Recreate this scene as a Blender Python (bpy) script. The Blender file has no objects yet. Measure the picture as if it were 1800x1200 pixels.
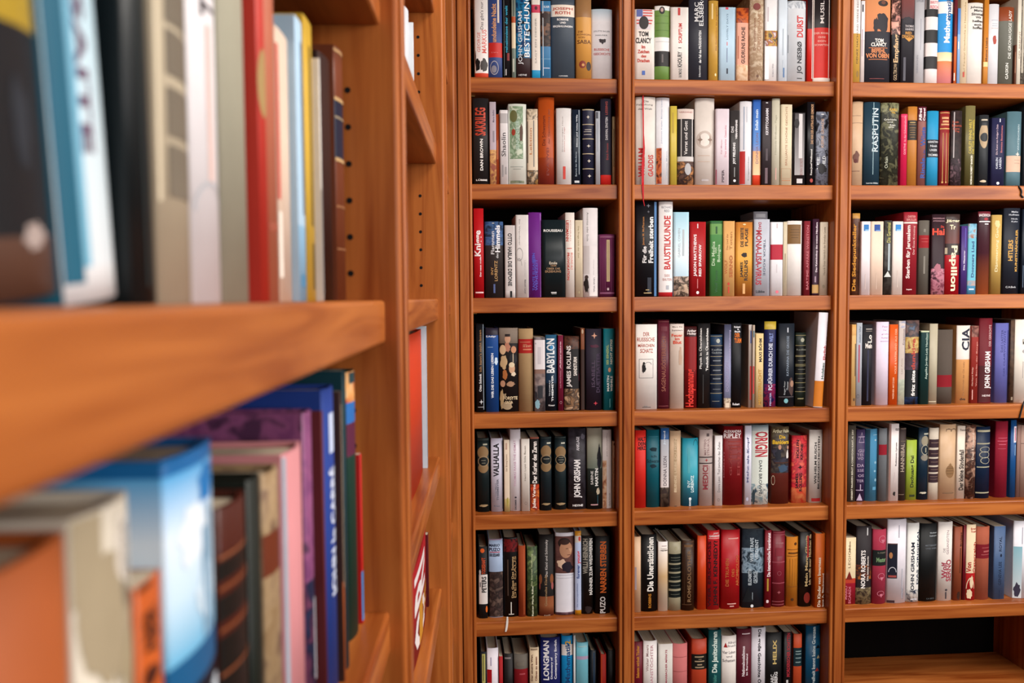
import bpy, bmesh, math, random
from mathutils import Vector, Matrix, noise
S = bpy.context.scene
COL = S.collection
PI = math.pi

# ---------------------------------------------------------------- camera geometry
F = 1450.0                                   # focal length in pixels of the 1800 px wide frame
EYE = 1.50
HZ, ROLL = -78.0, 0.0075                     # horizon height over the frame centre and its slope
up_c = -Vector((ROLL, 1.0, -HZ / F)).normalized()
vx = 18900.0
X_c = Vector((vx, HZ - ROLL * vx, F)).normalized()
X_c = (X_c - up_c * X_c.dot(up_c)).normalized()
Y_c = up_c.cross(X_c)
def to_world(v): return Vector((v.dot(X_c), v.dot(Y_c), v.dot(up_c)))
def ray(px, py): return to_world(Vector((px - 900.0, py - 600.0, F)) / F)
DIST = 2.04 * ray(832, 522).y
CAM = Vector((0, -DIST, EYE))
fw = to_world(Vector((0, 0, 1))); fw_h = Vector((fw.x, fw.y, 0)).normalized()
rt_h = Vector((fw_h.y, -fw_h.x, 0))

class Frame:
    """a vertical bookcase front: x runs to the viewer's right, y into the case, z up"""
    def __init__(s, org, xdir):
        s.o = Vector(org); s.x = Vector(xdir).normalized(); s.y = Vector((-s.x.y, s.x.x, 0))
        s.ang = math.atan2(s.x.y, s.x.x)
    def hit(s, px, py, y):
        r = ray(px, py); d = (s.o - CAM).dot(s.y) + y
        p = CAM + r * (d / r.dot(s.y))
        return (p - s.o).dot(s.x), p.z
    def world(s, x, y, z): return s.o + s.x * x + s.y * y + Vector((0, 0, z))
WALL = Frame((0, 0, 0), (1, 0, 0))
LEFT = Frame(Vector((0, -DIST, 0)) - rt_h * 0.0755, fw_h - rt_h * 0.0265)

# ---------------------------------------------------------------- materials
def lin(c):
    if len(c) == 3: c = ''.join(a * 2 for a in c)
    v = [int(c[i:i + 2], 16) / 255 for i in (0, 2, 4)]
    return tuple((a / 12.92 if a <= 0.04045 else ((a + 0.055) / 1.055) ** 2.4) ** 1.07 for a in v) + (1,)
MATS = {}
def newmat(name, rough=0.5):
    m = bpy.data.materials.new(name); m.use_nodes = True
    b = m.node_tree.nodes['Principled BSDF']; b.inputs['Roughness'].default_value = rough
    b.inputs['Specular IOR Level'].default_value = 0.28
    return m, m.node_tree.nodes, m.node_tree.links, b
def ramp_node(N, cols):
    r = N.new('ShaderNodeValToRGB'); e = r.color_ramp.elements
    while len(e) < len(cols): e.new(0.5)
    for i, c in enumerate(cols):
        e[i].position = i / (len(cols) - 1); e[i].color = c
    return r
def paint(code, z0=0.0, z1=0.2, rough=0.42):
    """plain colour, printed picture a~b~c, or printed top-to-foot blend a>b"""
    plain = '~' not in code and '>' not in code
    key = (code, rough) if plain else (code, round(z0, 4), round(z1, 4))
    if key in MATS: return MATS[key]
    m, N, L, b = newmat('print', rough)
    tc = N.new('ShaderNodeTexCoord')
    if plain:
        n = N.new('ShaderNodeTexNoise'); n.inputs['Scale'].default_value = 55; n.inputs['Detail'].default_value = 4
        L.new(tc.outputs['Object'], n.inputs['Vector'])
        c = lin(code); r = ramp_node(N, [tuple(a * 0.90 for a in c[:3]) + (1,), tuple(min(1, a * 1.06) for a in c[:3]) + (1,)])
        L.new(n.outputs['Fac'], r.inputs['Fac']); L.new(r.outputs['Color'], b.inputs['Base Color'])
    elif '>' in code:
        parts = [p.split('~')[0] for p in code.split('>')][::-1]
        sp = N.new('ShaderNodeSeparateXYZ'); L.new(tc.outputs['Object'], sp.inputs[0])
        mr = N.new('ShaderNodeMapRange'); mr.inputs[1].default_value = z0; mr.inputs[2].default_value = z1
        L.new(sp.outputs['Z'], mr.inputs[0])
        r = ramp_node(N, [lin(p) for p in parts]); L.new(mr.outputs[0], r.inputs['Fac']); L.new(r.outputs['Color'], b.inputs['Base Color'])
    else:
        parts = code.split('~')
        n = N.new('ShaderNodeTexNoise'); n.inputs['Scale'].default_value = 62; n.inputs['Detail'].default_value = 5
        n.inputs['Distortion'].default_value = 0.6
        mp = N.new('ShaderNodeMapping'); rnd = random.Random(code)
        mp.inputs['Location'].default_value = (rnd.random() * 9, rnd.random() * 9, rnd.random() * 9)
        L.new(tc.outputs['Object'], mp.inputs[0]); L.new(mp.outputs[0], n.inputs['Vector'])
        st = N.new('ShaderNodeMapRange'); st.inputs[1].default_value = 0.36; st.inputs[2].default_value = 0.64
        L.new(n.outputs['Fac'], st.inputs[0])
        r = ramp_node(N, [lin(p) for p in parts]); L.new(st.outputs[0], r.inputs['Fac']); L.new(r.outputs['Color'], b.inputs['Base Color'])
    MATS[key] = m
    return m
def wood(name, axis, dark, light, rough=0.33):
    m, N, L, b = newmat(name, rough)
    tc = N.new('ShaderNodeTexCoord'); oi = N.new('ShaderNodeObjectInfo')
    off = N.new('ShaderNodeVectorMath'); off.operation = 'SCALE'; off.inputs[0].default_value = (7, 5, 3)
    L.new(oi.outputs['Random'], off.inputs['Scale'])
    add = N.new('ShaderNodeVectorMath'); L.new(tc.outputs['Object'], add.inputs[0]); L.new(off.outputs[0], add.inputs[1])
    mp = N.new('ShaderNodeMapping'); L.new(add.outputs[0], mp.inputs[0])
    mp.inputs['Scale'].default_value = (1.6, 20, 26) if axis == 'x' else (26, 20, 1.3)
    n = N.new('ShaderNodeTexNoise'); n.inputs['Scale'].default_value = 1.6; n.inputs['Detail'].default_value = 6; n.inputs['Distortion'].default_value = 1.3
    L.new(mp.outputs[0], n.inputs['Vector'])
    mp2 = N.new('ShaderNodeMapping'); L.new(add.outputs[0], mp2.inputs[0])
    mp2.inputs['Scale'].default_value = (6, 240, 260) if axis == 'x' else (260, 240, 6)
    n2 = N.new('ShaderNodeTexNoise'); n2.inputs['Scale'].default_value = 1.5; n2.inputs['Detail'].default_value = 3
    L.new(mp2.outputs[0], n2.inputs['Vector'])
    st = N.new('ShaderNodeMapRange'); st.inputs[1].default_value = 0.3; st.inputs[2].default_value = 0.7
    L.new(n.outputs['Fac'], st.inputs[0])
    r = ramp_node(N, [lin(dark), tuple((a + c) / 2 * 1.04 for a, c in zip(lin(dark), lin(light))), lin(light)])
    L.new(st.outputs[0], r.inputs['Fac'])
    mx = N.new('ShaderNodeMixRGB'); mx.blend_type = 'MULTIPLY'; mx.inputs[0].default_value = 0.3
    L.new(r.outputs['Color'], mx.inputs[1]); L.new(n2.outputs['Color'], mx.inputs[2])
    s2 = ramp_node(N, [(0.55, 0.5, 0.45, 1), (1, 1, 1, 1)]); L.new(n2.outputs['Fac'], s2.inputs['Fac']); L.new(s2.outputs['Color'], mx.inputs[2])
    L.new(mx.outputs[0], b.inputs['Base Color'])
    bp = N.new('ShaderNodeBump'); bp.inputs['Strength'].default_value = 0.08; bp.inputs['Distance'].default_value = 0.001
    L.new(n2.outputs['Fac'], bp.inputs['Height']); L.new(bp.outputs[0], b.inputs['Normal'])
    return m
WD, WL = '8a4419', 'c0763b'
M_WX = wood('cherry_wood_lengthwise', 'x', WD, WL)
M_WZ = wood('cherry_wood_upright', 'z', WD, WL)
M_BACK = wood('dark_back_panel', 'z', '070403', '0c0705', 1.0)  # near-black: the shade deep in the compartments is put into this colour
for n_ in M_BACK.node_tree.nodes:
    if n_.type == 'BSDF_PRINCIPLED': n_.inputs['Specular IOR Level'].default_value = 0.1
M_HOLE, N_, L_, B_ = newmat('peg_hole_black', 0.9); B_.inputs['Base Color'].default_value = (0.004, 0.003, 0.003, 1)
M_BRASS, N_, L_, B_ = newmat('brass', 0.3); B_.inputs['Base Color'].default_value = lin('b89860'); B_.inputs['Metallic'].default_value = 1
def page_mat():
    m, N, L, b = newmat('page_paper', 0.85)
    tc = N.new('ShaderNodeTexCoord'); mp = N.new('ShaderNodeMapping'); mp.inputs['Scale'].default_value = (1500, 6, 20)
    n = N.new('ShaderNodeTexNoise'); n.inputs['Scale'].default_value = 1; n.inputs['Detail'].default_value = 2
    L.new(tc.outputs['Object'], mp.inputs[0]); L.new(mp.outputs[0], n.inputs['Vector'])
    r = ramp_node(N, [lin('9c8a72'), lin('d8ccb6')]); L.new(n.outputs['Fac'], r.inputs['Fac']); L.new(r.outputs['Color'], b.inputs['Base Color'])
    return m
M_PAGE = page_mat()

# ---------------------------------------------------------------- meshes
def link(name, mesh, parent=None):
    o = bpy.data.objects.new(name, mesh); COL.objects.link(o)
    if parent: o.parent = parent
    return o
class MB:
    def __init__(s): s.v, s.f, s.mi, s.mats, s.smooth = [], [], [], [], []
    def mat(s, m):
        if m not in s.mats: s.mats.append(m)
        return s.mats.index(m)
    def face(s, idx, m, sm=False): s.f.append(idx); s.mi.append(s.mat(m)); s.smooth.append(sm)
    def add(s, pts): k = len(s.v); s.v += [tuple(p) for p in pts]; return k
    def box(s, x0, x1, y0, y1, z0, z1, m):
        k = s.add([(x, y, z) for z in (z0, z1) for y in (y0, y1) for x in (x0, x1)])
        for q in ((0, 2, 3, 1), (4, 5, 7, 6), (0, 1, 5, 4), (2, 6, 7, 3), (0, 4, 6, 2), (1, 3, 7, 5)): s.face([k + i for i in q], m)
    def prism(s, pts, axis, a, b, m, sm=False):
        """closed outline extruded along an axis; outline given in the two other axes"""
        def P(u, v, t): return (t, u, v) if axis == 'x' else ((u, v, t) if axis == 'z' else (u, t, v))
        n = len(pts); k = s.add([P(u, v, a) for u, v in pts] + [P(u, v, b) for u, v in pts])
        for i in range(n): s.face([k + i, k + (i + 1) % n, k + n + (i + 1) % n, k + n + i], m, sm)
        s.face([k + i for i in range(n)][::-1], m); s.face([k + n + i for i in range(n)], m)
    def build(s, name, parent=None):
        me = bpy.data.meshes.new(name); me.from_pydata(s.v, [], s.f)
        for m in s.mats: me.materials.append(m)
        me.polygons.foreach_set('material_index', s.mi); me.polygons.foreach_set('use_smooth', s.smooth)
        me.validate(); me.update()
        return link(name, me, parent)
def empty(name, loc, rz=0.0):
    o = bpy.data.objects.new(name, None); COL.objects.link(o); o.location = loc; o.rotation_euler = (0, 0, rz)
    o.empty_display_size = 0.05
    return o
def tag(o, label, cat, group=None):
    o['label'] = label; o['category'] = cat
    if group: o['group'] = group

# ---------------------------------------------------------------- lettering
TEXTS = {}
def text_mesh(s, bold):
    k = (s, bold)
    if k in TEXTS: return TEXTS[k]
    c = bpy.data.curves.new('t', 'FONT'); c.body = s; c.resolution_u = 2
    c.offset = 0.03 if bold else 0.009
    o = bpy.data.objects.new('t', c); COL.objects.link(o)
    me = bpy.data.meshes.new_from_object(o)
    vs = [(v.co.x, v.co.y) for v in me.vertices]; fs = [tuple(p.vertices) for p in me.polygons]
    bpy.data.objects.remove(o); bpy.data.curves.remove(c); bpy.data.meshes.remove(me)
    if vs:
        a, b = min(p[0] for p in vs), max(p[0] for p in vs); c0, d = min(p[1] for p in vs), max(p[1] for p in vs)
        vs = [((x - a) / max(b - a, 1e-6), (y - c0) / max(d - c0, 1e-6)) for x, y in vs]
    TEXTS[k] = (vs, fs)
    return TEXTS[k]
def fan(pts, c): return [c] + pts, [(0, 1 + i, 1 + (i + 1) % len(pts)) for i in range(len(pts))]
def ringpts(n, ph=0): return [(0.5 + 0.5 * math.cos(2 * PI * i / n + ph), 0.5 + 0.5 * math.sin(2 * PI * i / n + ph)) for i in range(n)]
def shape(kind, seed):
    """printed shapes as unit outlines: vertices and faces in a 0..1 box, y up"""
    if kind == 'rect':
        n = 8; v = [(i / n, j) for j in (0, 1) for i in range(n + 1)]
        return v, [(i, i + 1, n + 2 + i, n + 1 + i) for i in range(n)]
    if kind == 'tri': return [(0, 0), (1, 0), (0.5, 1)], [(0, 1, 2)]
    if kind == 'oval': return fan(ringpts(20), (0.5, 0.5))
    if kind == 'star':
        p = [(0.5 + (0.5 if i % 2 == 0 else 0.17) * math.cos(PI * i / 4 + PI / 2), 0.5 + (0.5 if i % 2 == 0 else 0.17) * math.sin(PI * i / 4 + PI / 2)) for i in range(8)]
        return fan(p, (0.5, 0.5))
    if kind == 'blob':
        r = random.Random(seed); n = 18
        p = [(0.5 + 0.5 * q * math.cos(2 * PI * i / n), 0.5 + 0.5 * q * math.sin(2 * PI * i / n)) for i in range(n) for q in (r.uniform(0.66, 1.0),)]
        return fan(p, (0.5, 0.5))
    if kind in ('ring', 'ringsq', 'ringtri', 'arc'):
        n = {'ring': 24, 'ringsq': 4, 'ringtri': 3, 'arc': 24}[kind]; ph = {'ringsq': PI / 4, 'ringtri': PI / 2}.get(kind, 0)
        k = 1.414 if kind == 'ringsq' else 1.0
        o = [(0.5 + (x - 0.5) * k, 0.5 + (y - 0.5) * k) for x, y in ringpts(n, ph)]
        t = 0.86 if kind != 'ringsq' else 0.95
        i_ = [(0.5 + (x - 0.5) * t, 0.5 + (y - 0.5) * t) for x, y in o]
        m = n if kind != 'arc' else n // 2
        return o + i_, [(i, (i + 1) % n, n + (i + 1) % n, n + i) for i in range(m)]
    raise ValueError(kind)
L_FRONT, L_SIDE, L_LAMP, EXPO = 45, 30, 22, 0.42
# One block per shelf compartment: rows read "x0 x1 top colour options | bands | prints | look"; the long pale stripe on RASPUTIN is a painted highlight.
BOOKS = {}
BOOKS['C1R1'] = r'''
90 232 -60 f1ebe7|770-812:d2482a|Das gibt's nur in@-30,310,150,192,777070,u;GEORGE@340,550,118,150,dd8a80,u;MARKUS@310,560,165,215,e07066,u;#blob@530,690,66,104,171212;#blob@600,770,84,150,171212;#blob@610,770,140,228,4a4543|tall white book with black silhouettes at its foot
236 380 -50 3d5188|450-605:c8302a|*undundeine Nacht@40,445,268,318,d7a072,u;#rect@-50,240,330,350,d7c8b8;#ring@640,790,250,340,a9a6ad;#oval@690,770,262,320,8f8d98;L'oro@545,560,265,335,e88,h|blue book with red band above a silver monogram
393 476 -60 171418||*geheimnisse der welt@60,560,410,446,3aa6c4,u;#rect@-50,800,398,402,9aa;#rect@560,640,430,455,8a3030;#rect@730,795,412,424,ccc,u|black book with cyan lettering running upward
479 522 -30 8b9488|175-240:b5562c;240-510:e3d3b4;510-812:7d8a80|#rect@-20,170,498,510,444b44;#rect@620,760,490,505,c8cabc|narrow grey-green book with cream middle
526 688 -60 1f3f6a~2a86b8~14181f|610-812:3a2528|BESTECHUNG@-60,600,612,668,f4f2f0,u;JOHN GRISHAM@120,680,548,602,eef2f6,u;HEYNE@782,800,552,636,eee,h|blue thriller with two lines of big white capitals
688 780 -60 e6ddd2|50-135:c83a58;740-812:2a9ccc|#oval@65,105,722,752,5a2030;SAGT EIN DEINER@190,670,724,742,a09a94,u|cream paperback with a crimson square and cyan foot
783 890 10 4682ae|120-490:4a3c38~2c2628~7a5a48|#rect@10,800,806,813,d9e0e4;KAIR@60,85,820,880,dfe8ee,h;#rect@620,624,790,888,8db6cc;#rect@715,722,806,880,dde;#oval@130,200,800,870,3a2a28|blue paperback with a dark animal picture
895 1146 -40 48535f|50-175:e9dccd|*JOSEPH@78,112,912,1125,b8503e,h;*ROTH@118,152,940,1098,b8503e,h;*ROMANE@194,218,958,1078,f2efec,h;*UND@230,250,988,1050,f2efec,h;*ERZÄHLUNGEN@264,288,918,1122,f2efec,h;HANSER@795,808,975,1070,ddd,h|wide slate-grey hardback with cream author label
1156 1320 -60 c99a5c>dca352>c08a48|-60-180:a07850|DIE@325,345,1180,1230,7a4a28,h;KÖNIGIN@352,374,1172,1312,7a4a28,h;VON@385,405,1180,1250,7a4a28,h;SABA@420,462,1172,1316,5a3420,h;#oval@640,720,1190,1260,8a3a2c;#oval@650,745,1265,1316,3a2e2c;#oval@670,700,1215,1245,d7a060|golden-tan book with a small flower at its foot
1322 1540 95 e9e6e8|95-230:c2d4e0>e9e6e8|STUTTE BAUER@322,338,1345,1515,6a6a70,h;HAUSER@365,380,1365,1490,6a6a70,h;#tri@415,470,1395,1475,2c1c22,d;#oval@410,450,1402,1425,2c1c22;#oval@410,450,1446,1470,2c1c22;RUSSISCHE@510,536,1350,1510,b83c38,h;GESCHICHTE@556,582,1345,1520,b83c38,h|short pale hardback with a dark eagle emblem
'''
BOOKS['C2R1'] = r'''
74 238 78 ece4dc||#rect@80,245,90,205,d8d0d4;#rect@80,140,90,140,5864a0;#rect@82,92,142,218,c8382c;#rect@104,114,142,222,c8382c;#rect@126,136,142,218,c8382c;#rect@165,175,90,222,c8382c;#rect@190,200,90,215,c8382c;#oval@135,245,110,190,2a2224;*TOM@262,305,108,188,221c1c,h;*CLANCY@315,362,82,212,221c1c,h;*Im@375,405,132,162,c04030,h;*Zeichen@415,445,100,196,c04030,h;*des@455,480,128,170,c04030,h;*Drachen@490,520,98,198,c04030,h;#rect@590,625,135,160,4868b0|white paperback with a striped flag picture on top
242 368 48 6f9048|48-85:ece8e2;310-425:ece9e6;425-552:232020|#oval@55,118,278,325,252020;#oval@66,100,288,312,b89a90;#rect@345,348,250,362,a8a8a8;#rect@452,520,298,312,6a6462;#rect@130,134,250,362,5f8040;#rect@190,194,250,362,5f8040;#rect@250,254,250,362,5f8040|green patterned hardback with white and black bands
372 520 60 eee6df||#rect@66,128,432,452,b82824;*SCRIPTUM@195,360,438,468,c03028,u;#rect@375,425,447,452,333,x;#rect@396,402,436,462,333;*KHOURY@430,560,430,468,3a3434,u;RAYMOND@570,645,440,466,3a3434,u|white paperback with red and black upward title
526 684 -60 33343e||MARC@20,180,570,606,dcdcdc,u;ELSBERG@-40,215,608,645,dcdcdc,u;*der Fall des PRÄSIDENTEN@255,525,602,628,d8d8d8,u;blanvalet@545,640,606,622,ccc,u|wide charcoal book with white capitals at the top
690 768 4 c49a45||Die Geheimnisse des Jungstreits@50,420,746,762,8a4a24,u;#rect@30,160,712,724,e0c890;#oval@610,635,740,754,e8d8a8|mustard-yellow hardback
775 912 60 b9d3e4||#rect@60,80,828,850,c83044;LOVELY DAYS@115,330,836,850,7088a0,u;#rect@350,380,838,846,d08890;#rect@400,520,838,846,8898b0;#rect@570,615,838,850,2a3040|light blue paperback with hairline grey lettering
918 1018 66 d9a088|66-190:7a2c20~c8642c~3a1814;540-660:c99a70~e8cdb0|*GUDRUNS RACHE@225,530,960,992,4a2418,u;#rect@300,490,932,940,b06a50|salmon paperback with a fiery picture on top
1032 1150 -60 c9b49c~a98e72~d9c8b0||#oval@25,85,1058,1118,7a3028;Die geheimnisse@150,420,1062,1084,8a5a3c,u;CHRISTOPHANE@110,420,1095,1122,9a7050,u;#oval@622,645,1086,1108,6a4a38|parchment-brown book with a red seal
1155 1260 -60 e6e4e4|255-385:5a4a3c~c8a048~8a3830~e6e4e4|#rect@385,660,1158,1190,ece8e8;#rect@60,180,1176,1186,c0b4b8;ROMAN PIPER@530,640,1218,1232,a09aa0,u|white paperback with a tiny colourful picture
1266 1340 -60 d3dde6||#rect@240,460,1302,1312,aab4be;#rect@500,600,1304,1314,b0bac4;#rect@565,645,1308,1320,50729c|pale ice-blue paperback
1344 1500 5 c9ccd0|5-70:a2a8b0~d8dce0~7a828c|*DURST@130,310,1420,1476,c03434,u;*JO NESBØ@345,615,1424,1476,26262c,u;#rect@290,440,1352,1356,6a7078;#rect@648,658,1425,1470,555|silver-white thriller with red DURST title
1508 1555 -40 c8281e|-40-240:2c2024|#rect@-40,655,1548,1554,e8dcd4|narrow red edge of a slipcase behind the big red book
1562 1720 -40 cc2a20|-40-230:2c2628;648-662:eadfd6|#rect@-40,655,1563,1570,eadfd6;#rect@-40,655,1698,1706,eadfd6;MUSIL@5,195,1618,1652,e8e0dc,u;DER MANN@268,284,1572,1694,e8b8ac,h;OHNE@302,318,1602,1668,e8b8ac,h;EIGEN@335,350,1600,1672,e8b8ac,h;SCHAFTEN@366,382,1574,1694,e8b8ac,h|wide red and black hardback with white frame line
'''
BOOKS['C3R1'] = r'''
150 228 -60 e9e4e2|320-775:c39a46|DENKE NACH@325,610,188,206,55401c,u;UND WERDE REICH@-30,315,188,206,77706c,u;#oval@680,740,190,215,8a6a2a|white book with mustard lower half
232 266 8 e6e6ea|380-775:d8ccc8|#rect@45,115,240,252,26242a;#rect@280,540,240,250,b8a8b0|thin white paperback
272 518 -60 e09c6c>c88058>2c2c36|300-775:2b2b34|#oval@0,60,390,490,241a18;#oval@5,40,420,465,6a3c28;#blob@95,330,365,500,26222a;#blob@160,330,345,400,26222a;*TOM@370,408,365,448,efe8e0,h;*CLANCY@408,445,330,480,efe8e0,h;#rect@455,461,310,490,c8784a;*BEFEHL@466,505,335,470,d88a58,h;*VON OBEN@510,555,286,508,d88a58,h;#rect@566,572,310,490,c8784a;#rect@752,758,320,460,7a3030|wide dark thriller with a cloaked figure under orange sky
524 612 -60 14141a|-60-330:c08a80~14141a~e0a898|*Empfang@330,600,545,602,cfae84,u;GOLTIKOW@610,770,548,580,b8a080,u|black book with pink upper half and beige title
614 740 -60 26232a|-60-180:8a5450>5a3a3c|#blob@160,240,620,736,26202a;THOMAS@240,262,652,736,c8c0c0,h;HARRIS@270,292,655,736,c8c0c0,h;*RED@304,330,655,715,c89040,h;*DRAGON@334,366,626,740,c89040,h;#tri@366,400,650,730,c89040,d;#rect@550,775,640,662,54525c|dark paperback with a small golden emblem
748 840 -10 b9b9bd||DOPPELLEBEN@-5,20,760,830,8a8a92,h;#rect@180,480,800,806,9a9aa4;DIESKIRCHEN@530,700,768,782,8a8a94,u|plain light grey hardback
856 972 -60 e0d6d4|85-160:201e20;285-410:2a2828;540-660:2a2a2c|BRITT@10,36,890,970,c03848,h;REICH@50,82,890,970,c03848,h;#rect@-60,85,850,884,2c2422|black and white striped book
972 1118 -40 1f8fd0|15-128:e9e0dc;500-585:e0c898>e9d8b8;585-780:d8804c>d88a90|*Mathematik@10,410,1024,1082,f0eeee,u;*ematik@-30,200,1044,1092,26507c,u|tall bright blue book with white band and orange foot
1122 1150 -60 6a2028|350-780:c8622c|#rect@700,775,1124,1134,e8d0c0|thin maroon and orange paperback
1155 1180 80 5a8ed0|330-780:8ab0e0|#rect@400,470,1160,1168,e8eef4|very thin sky-blue paperback
1184 1250 -60 d9c6a8||Karl Kerényi Griechische zu Natursuche@20,720,1214,1236,a08860,u;#rect@690,740,1210,1228,b04838|slim beige book with brown script
1256 1402 26 ebe6df||*Johannes@58,84,1276,1420,2c2624,h;*Mario@88,112,1308,1404,2c2624,h;*Simmel@122,148,1286,1408,2c2624,h;*Wir@155,178,1322,1382,2c2624,h;*heißen@190,214,1296,1398,2c2624,h;*euch@224,248,1310,1385,2c2624,h;*hoffen@252,280,1300,1394,2c2624,h|broad white hardback with stacked black words
1406 1450 -60 c07c28|595-640:e0c890;640-780:c08030|*Meine Liebe@360,590,1424,1442,6a3c18,u|narrow ochre paperback
1456 1552 38 dcdce0||#rect@190,196,1478,1540,b0b0ba;#rect@225,230,1484,1536,b0b0ba;#rect@245,250,1484,1536,b0b0ba;#blob@330,440,1490,1530,a84a3c;#rect@268,272,1478,1545,c8a8a0|white hardback with a small red figure
1556 1702 66 66665c|70-200:8a4424|DIE GRONAUGIGE LADY@100,560,1640,1672,dcdcd4,u;GASKIN@605,760,1618,1646,e0e0d8,u|grey-olive book with rust band at the top
1706 1722 430 6a4030||#rect@500,700,1709,1713,b08060|very short brown sliver of a book
1728 1764 -40 dcd4c4|| DER BRENNT@300,560,1742,1756,8a7a68,u|narrow cream book near the right frame edge
1770 1860 -60 7a7468~4a4440~9a9488||#rect@0,700,1776,1790,b8b0a0|mottled grey book cut by the right frame edge
'''
BOOKS['C1R2'] = r'''
74 240 75 272324||*SAKRILEG@175,470,96,208,c2472e,u;*DAN BROWN@505,838,146,178,efece8,u;*LÜBBE@926,948,102,220,e8e4e0,h|wide black thriller with a red upright title
248 316 115 bfb2bc|620-975:a86858~e0b070~8a5048|Mario Bellini@200,330,280,300,70687a,u;#rect@420,540,282,300,98909a|slim mauve paperback with a reddish foot
318 352 245 b4512a||#rect@520,720,322,336,d07848|thin rust-orange paperback
356 440 200 e4e0e0|235-340:b8b4b4|Shaolin@440,690,372,418,4a4648,u;#rect@780,905,376,392,9a9696;#rect@800,880,408,424,9a9696|white paperback titled Shaolin in grey
446 636 135 dfe2d8||#rect@160,715,462,600,9cb296~6f8868~c8d0bc;#oval@200,330,462,540,6a6a40;#blob@330,560,560,600,5a4030;#oval@400,470,480,520,a0402c;SENNENMEER@310,620,525,560,b8ccc0,u;#rect@796,802,465,600,90948c;#rect@820,826,495,575,90948c;#rect@945,972,466,610,5a6450~9a9c80|wide white hardback with a green landscape painting
642 754 190 dccbb2|190-300:8a7a68~dccbb2~4a4038;835-975:b08850~4a4440~d8c0a0|Lektion@390,670,668,692,c07840,u;#rect@310,800,708,718,7a7a7a;#rect@320,760,644,652,4a4038|cream paperback with leafy ends and orange title
762 930 65 b2501e|700-975:98401c>7c2c28|Die Schwestern@260,575,802,836,6e2810,u;der Geschichte der@190,560,862,884,7e3418,u;EVA WEI@600,890,846,872,80342a,u|tall burnt-orange hardback
950 1108 180 e3dfdd||Erinnerungen Haus@270,640,1010,1024,b0a4a4,u;Bericht zur Lage@380,640,1030,1042,c89090,u;#rect@795,930,1018,1046,c84438|white hardback with a small red label low down
1116 1204 195 1d2838||*Ethnos und gottes Wille@250,590,1158,1178,cfd6dc,u;Barock der Moderne@640,900,1148,1164,aab6c0,u;#rect@200,880,1186,1192,b8c4cc;#rect@945,968,1140,1190,c8ccd0|dark navy paperback with two white text lines
1226 1350 190 2a2b42|190-202:b8a888|#rect@348,356,1226,1348,c8b898;#rect@500,508,1226,1348,c8b898;#rect@658,666,1226,1348,c8b898;#rect@816,824,1226,1350,c8b898;#rect@404,412,1250,1320,b8b0a8;#rect@425,432,1240,1320,b8b0a8;#rect@455,462,1240,1320,b8b0a8;#star@255,295,1265,1302,e0d8c8;#star@560,600,1268,1310,e0d8c8;#star@718,758,1272,1314,e0d8c8;#star@876,916,1276,1318,e0d8c8|leather-look navy volume with gold bands and stars
1362 1410 212 b4b8c0||#rect@222,290,1368,1390,55565e;#rect@320,640,1380,1388,9aa0aa|thin silver-grey paperback
1416 1528 80 2b2838|885-975:d42a22|LESSING@110,250,1466,1490,b04438,u;DARWIN, EINSTEIN@275,515,1466,1496,e0dce0,u;Erich Fromm@550,725,1475,1498,a83c3c,u|dark violet book with bright red foot
1540 1572 270 c8b48c||#rect@400,800,1550,1558,7a6a48|thin straw-coloured booklet leaning at the end
'''
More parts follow.
